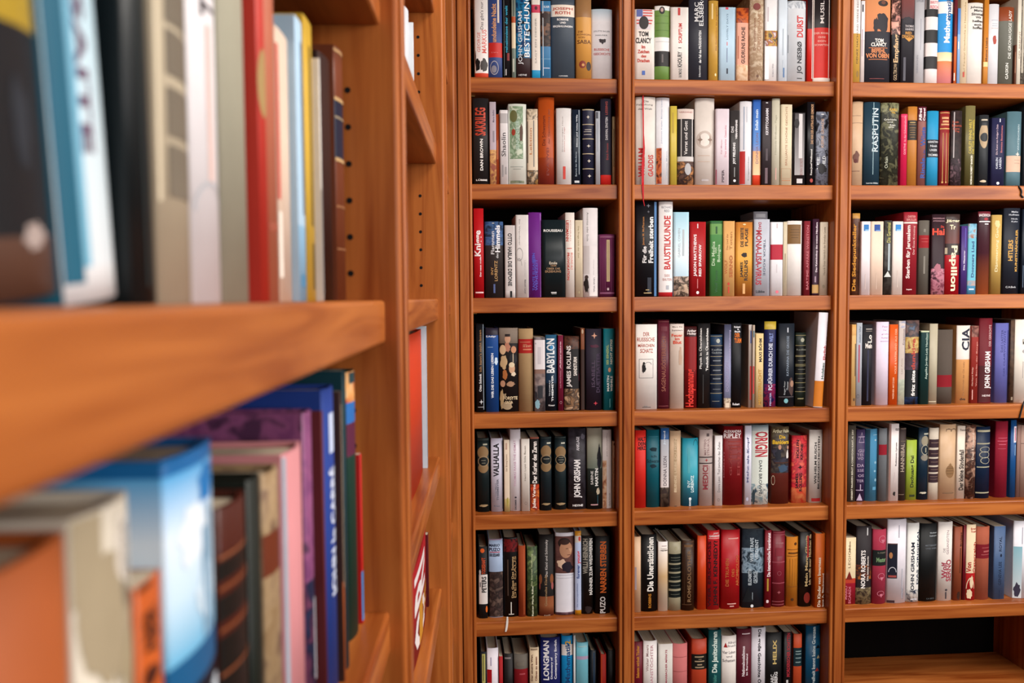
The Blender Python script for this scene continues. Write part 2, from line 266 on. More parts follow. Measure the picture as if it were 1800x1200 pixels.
BOOKS['C2R2'] = r'''
84 248 34 dcd6cf||Die@76,94,150,190,7a706c,h;Fälschung@106,124,92,226,7a706c,h;der Welt@140,156,104,220,7a706c,h;*WILLIAM@475,715,106,158,b82c2c,u;*GADDIS@530,712,186,232,b84038,u;#rect@740,743,92,248,b0a8a0|wide pale grey book with a red ribbon bookmark
254 364 28 e6e6ea|| Johannes Kepler Blumen Lieder@60,440,292,306,aeb8cc,u;#rect@475,772,256,298,8a3420~c86a38~3a1a18;Thomas Mann@500,730,336,346,a8b4c0,u|tall white hardback with a brown picture strip
370 424 125 cbb64e||#rect@180,350,386,398,b09838|narrow yellow paperback
432 568 148 241f20|148-232:d8c8c0;545-585:c8c4c2;585-775:6a5048~3a2c2a~c08858|VERSAND@170,182,445,555,a05850,h;#rect@232,545,458,466,b8b4b0;#rect@232,545,552,558,e0dcd8;Verrat und Gott@250,530,484,512,e6e0dc,u;#oval@600,700,490,545,b0aeb0|black book with white rule frame and cream head
576 738 40 d4cbc3||#oval@330,480,588,725,c0b2a8;#oval@350,460,610,700,dcd4cc;#star@360,450,596,640,8a7468;#star@360,450,680,722,8a7468;#rect@535,540,600,700,c0a898;#rect@585,590,600,700,c0a898;#rect@735,750,630,690,b0a8a8|wide pale stone hardback with an oval wreath
746 858 148 dccfd6||Kai Meyer@400,525,788,804,c89aa6,u;Das zweite Gesicht@285,550,820,836,cc8898,u;*PIPER@655,760,798,818,4a3c44,u;#rect@655,775,748,758,8a4050|pale pink paperback marked near the foot
866 942 162 3a3636||DAS@295,345,874,896,e8e4e4,u;*VERHÄNGNIS@240,400,906,926,e8e4e4,u;*JOY FIELDING@430,608,890,916,eceaea,u;#oval@735,758,894,916,e0dcdc;#rect@635,715,900,908,888|charcoal paperback with white upward lettering
948 1048 85 dad8dc|500-775:dcdade|#rect@502,775,950,992,b02420;#rect@130,490,976,986,9aa4b4;#rect@130,260,1000,1008,b4b8c0;Kurzgeschichten@545,745,1016,1030,8a8a90,u|white book with red strip on its lower left
1054 1120 72 2f5fae>5a8ac8>e0a060|500-700:e0a878>e8c8a0;700-775:d0401c|Enllah mein@155,325,1074,1098,e0ecf4,u;DONNA LEON@350,605,1080,1102,7a6a80,u|blue paperback fading to orange desert
1128 1208 85 33292d||*KRYPTOGRAMM@145,365,1160,1184,d0ccd0,u;#rect@480,580,1162,1180,50444a;#rect@640,770,1158,1180,6a545c;#rect@95,102,1160,1178,ccc|dark brown-black paperback with pale title
1214 1280 45 c0bba8||Hesiods Erdbeer-Tage@200,530,1238,1256,a09c88,u;#rect@640,740,1244,1252,c89a90|tall greenish-beige book
1288 1380 112 d8ccb0||BRILLIANTE SCHÖNE GEDICHTE@130,620,1322,1342,a8785c,u;#ringsq@645,730,1294,1372,b07850;#rect@655,720,1328,1334,b07850,x;#rect@742,748,1298,1372,b07850|cream paperback with a square monogram
1388 1492 178 262224||#rect@185,700,1404,1484,3c3638>a09c9c;#rect@190,560,1436,1466,c8c4c4;#oval@230,310,1398,1440,1c1818;BONN SECRETS@560,700,1448,1472,8a5a58,u;#rect@730,768,1422,1470,c4c0c0|black paperback with blurred silver light streak
1506 1570 90 17151a||DAS WAR DER AUFTRAG DER GEMEINDE@110,440,1536,1558,c89c74,u;*Franz Josef Weißmantel@485,700,1534,1554,d4d0cc,u;#oval@728,762,1532,1558,a03c34|narrow black book with copper lettering
1580 1684 172 4a4c56~8a90a0~24242a||KEINE GNADE@230,470,1622,1644,c8a890,u;LEE@550,650,1590,1612,dce0e4,u;*CHILD@540,650,1634,1662,dce0e4,u;#rect@190,198,1620,1644,ddd;#blob@600,690,1586,1680,242226|stormy grey paperback at the shelf's right end
'''
BOOKS['C3R2'] = r'''
150 252 100 c8aa8c||#rect@234,238,152,228,8a705c;#rect@303,307,152,250,8a705c;#blob@570,700,155,222,6a4438;#oval@650,690,165,200,5a2420;#rect@766,771,150,222,6a4438|plain tan book with a small dark flower sketch
262 418 104 1c3a4a||RASPUTIN@165,580,336,400,c4d0d4,u;#rect@110,800,345,352,8aa6ae;*Langen Müller@876,892,290,408,c0c8cc,h|wide dark teal hardback with a tall serif title
424 598 112 35382c~22241c~6a6a50|112-200:4a4a38~8a8a68~2a2a20|*KARLS@165,190,500,578,c8a030,h;*TAL@195,215,515,560,c8a030,h;Griechische@264,282,452,572,d8d8cc,h;und@290,304,480,530,d8d8cc,h;Edel-@318,336,505,565,d8d8cc,h;spreu@342,358,490,545,d8d8cc,h;Orkan@630,740,462,490,b0b4a0,u|wide dark green jacketed book with yellow heading
614 676 220 cc2050|220-250:d83c64|GOETHE  In der Schweinebucht@235,610,640,660,eaa0b0,u|narrow crimson-pink hardback
678 770 148 b87a34|280-470:282018|#rect@318,324,690,756,8a6a40;#rect@298,306,696,750,b89a60;#rect@350,356,692,754,8a6a40;#rect@372,378,696,750,8a6a40;#rect@394,400,698,748,8a6a40;#rect@416,422,694,752,8a6a40;#rect@440,446,700,746,8a6a40|caramel book with a black label
778 858 150 8a5650|140-290:5c2030|*Alfred@165,285,784,808,ece4e4,u;*Coppel@165,285,820,848,ece4e4,u;*Wüste@345,530,802,850,2c4a90,u;*Rinale@640,835,802,850,2c4a90,u;in der@560,630,825,848,2c4a90,u|brownish-pink book with bold blue title
864 976 190 2590bc|465-635:1a1c24|SEBASTIAN@478,496,872,972,d8dce0,h;Noah@516,536,892,960,d8dce0,h;UNSER@556,576,888,962,d8dce0,h;TRÜMMER@598,624,874,974,d8dce0,h|bright turquoise book with black centre label
990 1086 192 8c2b2c||#rect@205,212,992,1082,c8a060;#rect@248,268,1005,1070,c8986a;#rect@282,302,1010,1070,c8986a;#rect@312,328,1000,1076,c8986a;#rect@355,366,992,1082,c8a060;#rect@400,880,1014,1019,c8a060;#rect@400,880,1046,1051,c8a060;#rect@400,880,1074,1078,c8a060;#oval@866,884,1008,1024,c8a060;#oval@866,884,1042,1056,c8a060|dark red gold-ruled volume
1094 1200 188 241c1e~3a2c2c|650-905:4a3840~241c1e~7a6068|#rect@200,640,1114,1124,aea6a6;Stein@285,308,1105,1160,b04c30,h;Bekannte@318,342,1102,1196,b04c30,h;Dame@350,372,1108,1170,b04c30,h;Tag@378,398,1120,1168,b04c30,h|black glossy book with small orange words
1232 1326 140 7c744c>55502e||CARLEY FINNS WELT@270,600,1262,1288,c8b448,u;DIE TOR ZUM HIMMEL@270,600,1296,1318,c8b448,u;*NORAH ROBERT BARKER@615,895,1282,1302,e0dcc8,u|olive-brown book with yellow upward title
1368 1458 228 2c3034||#oval@300,550,1366,1450,b09a7c;#rect@300,330,1384,1440,2c3034;#oval@400,485,1372,1450,2c3034;#ring@392,494,1370,1452,b09a7c;#rect@268,285,1382,1440,b0a898;#blob@850,880,1374,1446,c8b89c|dark charcoal volume with ornate silver cartouche
1480 1606 258 232448||Die Kunst von Rodger's Dale@320,610,1522,1544,c8b0b8,u;Beweise Beethovens@330,590,1566,1584,c07070,u;KARLEN@640,745,1524,1544,d0d4e0,u;LARSEN@640,745,1556,1578,d0d4e0,u;#oval@870,898,1534,1562,d8dce4;#rect@265,298,1552,1560,d8dce4|navy paperback with white and pink lines
1634 1772 195 55747e|620-775:cfae98|WHITENORIEN@320,570,1728,1748,b4c4c8,u;#star@575,635,1710,1755,dccfc4;#rect@660,664,1700,1760,a88a7a;#rect@690,694,1700,1760,a88a7a|grey-teal book with a dusty pink band
1790 1860 90 2a3036||#rect@200,800,1800,1806,667|dark book cut by the right frame edge
'''
BOOKS['C1R3'] = r'''
78 178 150 b8121c||*Knigge@370,630,86,166,f4ecec,u;*Der neue große@635,835,136,156,f0dede,u;#rect@988,1002,92,172,ecd0d0|bright red hardback titled Knigge
190 374 282 2c3848|282-520:304a78~4a6a98~203048;520-1045:332c2c|Flammen@380,610,250,284,e4e4e8,u;*Himmels@318,590,292,342,e8e8ec,u;des@600,650,300,324,d8d8dc,u;INY@740,815,248,272,c89c64,u;LORENTZ@675,880,284,314,c8a068,u;#rect@295,302,262,284,ddd;#rect@910,1000,272,290,5a6a9a|blue-topped brown novel with white serif title
388 492 320 cfc8c6|980-1045:d8d2d0|*OTTO HABLA DIE DEPONIE@400,930,418,460,2c2a2c,d;#rect@980,1045,438,460,1c1a1a|light grey paperback with blocky downward capitals
500 626 215 ded9d6||#ring@545,680,500,570,a8a4a2;#arc@650,800,500,560,a8a4a2;Ein Wanderer@260,520,530,545,b0acac,d;Lebenslinien@670,840,586,600,c0bcbc,d;*Elsbeth Lanyi@865,1005,582,598,706c70,d|white book with a thin looping line
626 756 190 6e2484||SEIN@600,690,660,690,5c60c8,u;TANTE ELISABETH@600,975,664,690,5c60c8,u;WENDEZEIT@660,975,692,716,5c60c8,u;#rect@200,1040,742,752,9a5cb0|vivid purple hardback with blue lettering
762 990 265 182428||*ROUSSEAU@360,386,778,968,e4e4e0,h;Emile@685,712,834,912,e8dcc8,h;ODER@716,734,846,905,b08c68,h;ÜBER DIE@742,764,808,940,b08c68,h;ERZIEHUNG@772,794,792,950,b08c68,h;#rect@990,1000,850,905,ddd;#rect@1006,1010,855,905,bbb|broad blackish-green paperback with white top name
996 1088 192 e2dad2||*LIESSMANN@270,480,1002,1030,c84438,d;BILDUNG ALS@595,765,1048,1070,d06a58,d;*PROVOKATION@595,870,1012,1036,c84438,d;#rect@548,554,1012,1060,c84438;KONRAD@270,480,1040,1054,d8b0a8,d|narrow white book with red downward capitals
1092 1168 268 d0c2a8||Die Frage nach der Zeit@330,650,1116,1134,a0926e,d;#oval@980,1005,1122,1140,a89a78|slim straw-beige paperback
1172 1322 145 dfdada|525-810:cfc8c6|#rect@525,1030,1236,1322,e2dcdc;Arminius oder Ende@190,480,1210,1228,9a9898,d;Christoph Raab@665,820,1272,1284,b0aaaa,d;*Ulrich Wein@845,990,1276,1292,807c80,d;#blob@815,1015,1176,1236,2c2422;#oval@820,860,1190,1225,4a3c38|tall off-white hardback with a small sepia photograph
1336 1508 410 703058||#rect@465,885,1410,1444,cfb890;#rect@480,870,1424,1430,a09068;#rect@948,972,1416,1436,d8c0c8;#rect@425,445,1345,1500,945a7c;#rect@990,1010,1345,1500,945a7c;#rect@450,980,1350,1354,8a4870;#rect@450,980,1372,1376,8a4870;#rect@450,980,1392,1396,8a4870;#rect@450,980,1460,1464,8a4870;#rect@450,980,1480,1484,8a4870|short plum volume with a long cream label
'''
BOOKS['C2R3'] = r'''
84 268 50 14141a|| *Freiheit sterben@195,578,188,230,e4e4e4,u;*Für die@440,578,138,172,e4e4e4,u;James M. McPherson@195,430,138,158,c88c50,u;#rect@55,855,238,258,4a78a8;#star@85,120,170,205,70707a;#star@140,165,175,200,60606a;#rect@700,830,180,212,1e2434;#rect@825,832,150,215,c8b080;#rect@800,806,165,195,c8b080|wide black hardback with white Freiheit title
276 392 48 e4e0df|822-862:b8242c|RICHARD@105,125,298,384,8a8c96,h;REID@135,155,320,366,8a8c96,h;*BAUSTILKUNDE@185,632,318,374,c03838,u;500@672,695,322,366,b88884,h;BAUTEN@705,727,308,384,b88884,h;#rect@765,800,335,360,b0b4bc|tall white hardback with large red title
398 524 155 a8d0e0>d8e8ee>9ac0d8|690-858:c8b0a0~3a3430~e0c8b0|GABRIEL COHEN@290,530,434,452,b4bcc4,u;#rect@300,520,470,486,b8c2c8|pale sky-blue paperback with rooftops at its foot
532 664 236 a81c22||*JASON MATTHEWS@340,690,564,594,f0e8e8,u;*RED SPARROW@425,690,606,628,f0e8e8,u;#oval@812,838,586,610,ece4e4;#rect@252,290,592,600,e8d8d8;#rect@710,790,594,600,d08080|red paperback with two white text lines
698 804 228 4e8a4c|228-252:2e6434;252-342:6e9c58|Die Medica@400,600,714,740,c4d8b8,u;von@450,500,742,756,c4d8b8,u;Bologna@425,570,760,790,c4d8b8,u;Wolf Serno@640,825,740,764,2e5c34,u;#rect@275,335,746,760,2e5c34|green paperback with lighter band near top
810 904 230 d3a468||Das Lied der@335,470,834,850,a87038,u;Toten@320,470,862,884,a87038,u;WOLF@555,672,822,844,a85c28,u;*SERNO@515,700,860,888,a85c28,u;#oval@740,765,846,864,c03828;#rect@775,830,850,862,c04028|peach-tan paperback
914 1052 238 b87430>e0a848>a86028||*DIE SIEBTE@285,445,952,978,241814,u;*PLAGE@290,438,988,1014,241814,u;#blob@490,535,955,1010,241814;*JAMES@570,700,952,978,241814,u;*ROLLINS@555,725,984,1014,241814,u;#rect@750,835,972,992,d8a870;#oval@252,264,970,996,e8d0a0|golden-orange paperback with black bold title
1062 1180 150 b8bac4 r=135 d=105||#rect@170,200,1080,1160,c8cad0|taller pale grey book standing behind the virus thriller
1064 1194 215 b9bcc6 d=95||*DAS@240,300,1100,1124,a83040,d;*MONA-LISA-VIRUS@305,762,1080,1128,a82c3c,d;TIBOR RODE@380,685,1142,1160,4a5468,d;*Lübbe@806,828,1084,1156,2a2c34,h|silver-grey paperback with red downward title
1202 1304 238 e4e2e6 d=95|425-552:b01c38|#oval@806,832,1246,1272,d87080;#rect@250,290,1250,1260,c8b8bc;#rect@590,660,1252,1258,c8c0c4|white paperback with crimson middle band
1308 1338 236 c9bda4 d=95||#rect@500,740,1320,1328,9a8c74|very thin tan paperback
1344 1466 228 dfdad6|| #rect@258,420,1346,1456,7c5c34;#rect@300,304,1370,1440,5a4020;#rect@322,326,1362,1446,5a4020;#rect@344,348,1366,1440,5a4020;#rect@366,370,1374,1432,5a4020|white book with a square brown label
1480 1530 230 80222e||BARTIME-AFFÄRE WINSTON@265,800,1496,1520,c07078,u|thin dark red paperback
1552 1606 212 3a1c30|760-830:c09c64|*Das Kaleidoskop des weisen Händlers@240,655,1576,1596,e8dce4,u;#rect@690,740,1570,1582,a890a0|narrow aubergine book with gold foot
1612 1678 238 d8ccb8||Henrik Enter Heimlich der fremden Leute@280,680,1640,1658,8a7c68,u;#oval@760,790,1636,1656,8a7c68|narrow cream paperback at the shelf's right end
'''
BOOKS['C3R3'] = r'''
150 222 190 6a4838~4a3026|190-240:b08440|*Die Siedepunkteller@290,935,150,192,c88c2c,u|brown book with golden upward letters
224 320 268 e4dadc|| #rect@298,360,248,302,2a78b8;#rect@345,360,262,302,8ab4d4;#rect@770,920,268,274,c8b4b0|white-grey paperback with light blue square
326 444 268 e3cbb8||#rect@298,362,356,412,1c4c98;#rect@350,362,370,416,6a90c4;#rect@760,920,378,384,c8b0a0|cream-pink paperback with deep blue square
452 524 260 2c2826~4a4844|| Die Germinal@280,470,476,512,b8b468,u;#rect@480,740,490,508,a8b4b8;#tri@745,800,455,522,c8ccc8,u|thin black paperback with yellowish text
532 632 268 e2d8d0||#rect@298,360,558,612,2a84c4;#rect@345,360,568,612,90bcd8;#rect@740,900,580,586,c8b8b0|ivory paperback with blue square after the black one
640 774 178 96202e|272-288:ddd2cc|DIETER@212,232,675,752,d89c98,h;BRULLER@242,262,665,762,d89c98,h;*Sterben für Jerusalem@305,815,664,708,ecd8d4,u;Der Erste Kreuzzug@310,585,724,752,d8a8a4,u;*heyne@912,930,672,722,ecd8d4,h|wine-red book with long cream title
790 892 258 625c54|400-522:982028|#rect@600,770,830,846,807a70;#rect@340,370,826,846,807a70;#rect@430,436,805,880,b04848;#rect@460,466,810,876,b04848|grey cloth book with red label
906 1034 200 2e1620|720-965:8a4a5c~c88898~4a2434|NICHOLAS@232,246,916,1026,b89098,h;ATKINSON@258,270,916,1026,b89098,h;Die@308,330,990,1022,d84028,h;*Hai@335,400,912,1028,e04426,h;#blob@660,760,930,1000,a86a78|maroon-black paperback with bright orange heading
1040 1182 198 3a2c2a|260-480:4a3a38>6a3a34;590-965:a81824|*Jäger@248,282,1046,1186,e0d8b8,h;*Tr@300,345,1078,1132,e0d8b8,h;*Papillon@500,935,1076,1158,e6dcbc,d;#rect@520,580,1040,1062,b8a890|brown and red book titled Papillon
1188 1248 312 4a3478||*Die Manager@545,735,1212,1230,d8d0e4,u;#rect@330,520,1222,1232,5848a0|thin violet paperback
1254 1334 290 6cb4c8|290-430:5a8ea8~8ab8cc~9a7060;835-885:b09a94~7a9cb0;885-955:4a8cb0|*Donners Lied@460,805,1288,1314,2a4c7c,u;#rect@912,924,1270,1318,e4eef4|light turquoise paperback with dark blue title
1352 1472 172 3a1c24>4a2430>b06038|172-215:6a2430|*IACOCCA@196,220,1360,1478,ece4e4,h;#oval@232,258,1400,1440,a02430;#rect@264,274,1362,1472,e8e0e0;#rect@288,298,1408,1446,e0d8d8|dark maroon glossy book with white rule on top
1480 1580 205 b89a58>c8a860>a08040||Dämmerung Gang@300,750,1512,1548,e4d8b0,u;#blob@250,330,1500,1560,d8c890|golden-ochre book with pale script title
1600 1756 140 1f2430||Maike@168,184,1662,1728,c8ccd4,h;Hoffmann@196,212,1640,1740,c8ccd4,h;Nicola@236,250,1660,1724,c8ccd4,h;Kuhn@262,276,1662,1724,c8ccd4,h;*HITLERS@445,645,1640,1682,c89c4c,u;*KUNSTHÄNDLER@345,748,1700,1732,c89c4c,u;C.H.Beck@888,906,1626,1722,ccd0d4,h|wide midnight-black hardback with gold upward title
1774 1860 150 182230||#rect@690,900,1786,1792,5a6a80|dark blue book cut by the frame edge
'''
BOOKS['C1R4'] = r'''
108 190 115 14171c||*Otto Schenk@640,830,136,162,dcdee0,u;Ich kann's nicht lassen@180,620,138,164,a87c4c,u;#rect@120,1020,180,187,8a98a4;#star@910,965,135,180,c8ccd0;#rect@990,996,122,186,a8acb0|slim black hardback with copper lettering
206 342 160 1c4a8c|160-235:2a2434;235-1030:1d4f94|*E.Aebyr@238,262,215,318,e8ecf0,h;*WIR DIE DAS LEBEN LIEBEN@425,898,264,290,e4ecf4,u;#blob@465,560,295,340,c8dcec;#rect@358,364,228,284,88a8cc|royal blue book with a dark head band
350 548 158 191416|158-320:8a7c70>6a5c50|#oval@225,320,408,470,c89c80;#rect@222,250,412,465,2a2020;#blob@300,420,400,475,b88068;#oval@335,440,356,420,d8b894;#blob@430,600,350,440,c8ac84;#oval@330,420,470,535,241a1c;#oval@350,425,474,530,c08a68;#blob@420,560,450,545,16141a;#rect@430,520,492,500,c8b8a0;#blob@590,720,380,440,b07040;#oval@530,640,450,515,c8a080;#oval@520,575,450,512,d8c8a8;#blob@620,670,470,530,d8c8b0;#oval@710,780,360,412,c09478;#blob@720,780,415,520,a88468;#blob@790,1020,350,400,b8a078;#blob@930,1025,356,500,a8967a;DIE@850,880,385,420,d8c4a0,h;*FORSYTE@880,915,392,540,d8c4a0,h;*SAGA@925,955,410,490,d8c4a0,h|book with a period family photograph on black
554 708 165 a88c66|275-425:a82420|#rect@305,310,570,680,c89070;DIE SECHSTE@340,362,600,690,d8a888,h;#rect@378,392,600,690,c88060;#rect@330,334,600,640,c89070|tan cloth hardback with red title panel
718 832 255 8a8080~4a4448|285-595:dfdadc;595-640:8a6c60;640-760:9a8a84~6a5c5c|#rect@315,330,722,740,b0a8ac;#rect@360,540,755,790,ccc6ca;#rect@770,900,752,806,2e2e34;#blob@900,1020,720,780,8ab0bc;#oval@830,900,722,748,26242a|paperback with white upper half and doorway picture
838 956 230 14202c|230-540:2c5c7c>1c4460;540-740:1c3850|*BABYLON@270,632,848,932,e8ecee,u;#oval@340,385,884,918,3a8cc0;THOMAS@710,876,872,886,dce0e4,u;*THIEMEYER@655,932,898,918,e4e8ea,u;*Knaur@965,982,866,934,e0e0e0,h|dark blue thriller titled BABYLON
968 1022 235 741a38||*Allereise@300,590,986,1000,e0b8c4,u;Lady Mantel Bowles@610,790,986,1002,c88c9c,u;#ring@930,958,985,1006,e0b8c4|thin raspberry hardback
1034 1194 245 171214|245-380:3a2820~5a3424~1c1414;800-1020:8a6848~3a2c24~c8a888|*JAMES ROLLINS@345,782,1058,1116,e6e2de,u;*SANDSTURM@465,662,1130,1168,dcd4cc,u;#rect@640,720,1190,1196,8a2040|black thriller with white and sandy rocks below
1206 1246 160 5a3220|160-385:7a4424;385-1015:3a2620|#oval@170,220,1215,1236,b8a088|thin brown leathery book
1262 1428 168 2c2434||#star@205,275,1318,1382,d8a48c;#blob@330,370,1300,1410,5a2a40;ISABELL@500,780,1320,1356,5a4a60,u;*DUETTSATTER@420,840,1370,1410,4c3e56,u;#star@930,975,1338,1386,d84858|deep purple-black hardback with star emblem
1446 1580 165 0f7480||*SEI EINZIG,@335,545,1480,1510,b8d080,u;*NICHT ARTIG!@280,540,1524,1550,e4ecd8,u;#oval@575,625,1500,1532,e0a880;*MARTIN@660,825,1486,1512,e8f0ec,u;*WEHRLE@665,825,1526,1552,e8f0ec,u;#rect@905,995,1516,1524,6ab0b4|teal paperback with pale green and white capitals
'''
BOOKS['C2R4'] = r'''
86 262 142 e3e0db||DER@208,240,146,196,b4503c,h;RUSSISCHE@252,285,98,242,b4503c,h;MÄRCHEN@300,332,104,238,b4503c,h;SCHATZ@345,380,122,226,b4503c,h;#ringsq@430,590,112,230,8a8888;#blob@465,550,130,170,1c1818;#oval@455,480,142,160,1c1818;#arc@455,500,160,215,888;#rect@830,835,138,208,4a4444;#rect@822,826,150,180,777|wide white book with a boxed ink figure
268 362 105 5e2030||SAGENAUSÖSTERREICH@245,700,290,332,96604c,u;#rect@160,200,290,345,6c2c38;#rect@118,122,275,360,8a4a4c;#rect@820,824,275,355,8a4a4c|maroon hardback with dull gold letters
368 486 138 d6c7ba|138-210:d8ccc4|Mary Kit@158,172,388,472,6a5850,h;Summers@184,198,384,474,6a5850,h;*Feuer@222,246,382,472,d0482c,h;*im@252,274,408,446,d0482c,h;*Blut@278,306,394,464,d0482c,h;#blob@320,500,436,470,b89c88|cream jacket with orange-red heading, slightly tilted
490 592 162 8a1416|162-245:3a1214;520-848:701014|*Arthur@186,206,510,586,ece0dc,h;*Hailey@212,232,510,586,ece0dc,h;*Hochspannung@515,828,500,584,d8382c,u|red novel with tall scarlet title
600 704 135 1e1c1e||*Physik in Übersichten@175,512,610,636,dcdad6,u;*Technik in Übersichten@175,530,660,686,dcdad6,u;#rect@560,800,640,646,3c3c3c|worn black book with two white lines
706 808 228 123250|325-405:0e1c30;420-480:0e1c30;490-555:0e1c30;570-625:0e1c30;645-710:0e1c30|#oval@262,298,750,782,b0b4ac;#rect@238,242,708,812,a89870;#rect@318,322,708,812,a89870;#rect@408,412,706,810,a89870;#rect@482,486,706,810,a89870;#rect@560,564,706,808,a89870;#rect@634,638,706,808,a89870;#rect@714,718,704,806,a89870;Konflikte@345,362,716,800,98a0a4,h;Gedichte@370,386,716,800,98a0a4,h;#rect@440,450,725,790,7a8088;#rect@520,530,725,790,7a8088;#rect@590,600,725,790,7a8088;#rect@680,684,725,790,7a8088;#rect@780,784,720,780,8a8c80|blue gilt-ruled volume with dark panels
816 874 142 3c3e54>8a8cac>45465c|755-842:a09080~d8ccb8~5a4c48|DONNA LEON@460,700,832,856,9a94b4,u;Feinliche Vernehmung@190,440,854,872,b0a8c8,u;#rect@795,840,828,862,d8ccb8|slate-violet paperback with building at its foot
880 962 132 0e1016||*Richard@156,172,898,950,e4e4e8,h;*B.@178,190,925,940,e4e4e8,h;*Bach@194,210,902,950,e4e4e8,h;*DER@216,250,904,946,e07820,h;*TURM@258,298,900,962,e07820,h;#rect@140,600,964,974,34588c;*Robert@796,816,890,948,dcdce0,h|black book with orange DER TURM
1018 1046 145 b0a49c|142-190:b8b0ac|#rect@195,300,1032,1042,4a5c94;#rect@490,770,1030,1044,b83c38|first thin grey paperback with red lettering
1050 1070 148 b0a090||#rect@195,250,1056,1066,3c6878;#rect@490,720,1054,1068,b83c38|second thin greyish paperback with red lettering
1078 1142 218 d8c08c||*MAXI BÖHM@260,455,1100,1130,2a201a,u;*MEISTERLICHT@515,810,1102,1128,b88c3c,u|yellowish-cream paperback with black and gold words
1152 1250 118 141a4c|118-184:b8a038;184-215:141a4c;640-830:1a1c58~8a2450~141a4c|*PC-FÜHRER DURCH DIE@300,690,1178,1218,ccd0e0,u;*WELT@215,290,1190,1222,8090c8,u;#rect@320,470,1180,1220,b89c50,x;*PENCER@710,820,1196,1210,a8acd0,u|navy computer guide with yellow cap band
1272 1404 135 1b222c||#rect@170,210,1338,1348,c0c4cc;KATHARINA DIE GROSSE@240,570,1334,1354,8a98a8,u;Roger Peter@615,728,1314,1330,b0b4b8,u;Thomas@620,690,1336,1350,b0b4b8,u;#blob@580,750,1350,1400,4a3430;#oval@610,665,1368,1400,a07c68;#rect@742,750,1276,1400,4a4448;#oval@760,798,1316,1350,7ab0b8|blue-black hardback with teal round logo
1412 1500 212 142018|315-400:0c100e;415-475:0c100e;490-550:0c100e;570-625:0c100e;640-700:0c100e|#oval@255,290,1450,1482,a8a894;#rect@232,236,1410,1524,9c9068;#rect@316,320,1410,1524,9c9068;#rect@400,404,1410,1520,9c9068;#rect@408,412,1410,1520,9c9068;#rect@474,478,1408,1518,9c9068;#rect@486,490,1408,1518,9c9068;#rect@552,556,1408,1516,9c9068;#rect@626,630,1406,1514,9c9068;#rect@700,704,1406,1512,9c9068;Konflikte@345,360,1420,1500,8a8c80,h;#rect@440,446,1430,1490,6a6c60;#rect@515,520,1430,1490,6a6c60;#rect@590,595,1430,1490,6a6c60;#rect@665,670,1430,1490,6a6c60;#rect@755,765,1430,1480,8a8460|dark green gilt-ruled volume with black panels
1560 1640 45 dcd6dc r=18 L=3|615-830:c87820|*Holzbau@465,600,1610,1634,2a5c50,u;*Ehrlich@320,440,1616,1642,b03838,u;*überzeugen@120,310,1634,1660,3c3434,u|tall white book with orange foot, leaning right
'''
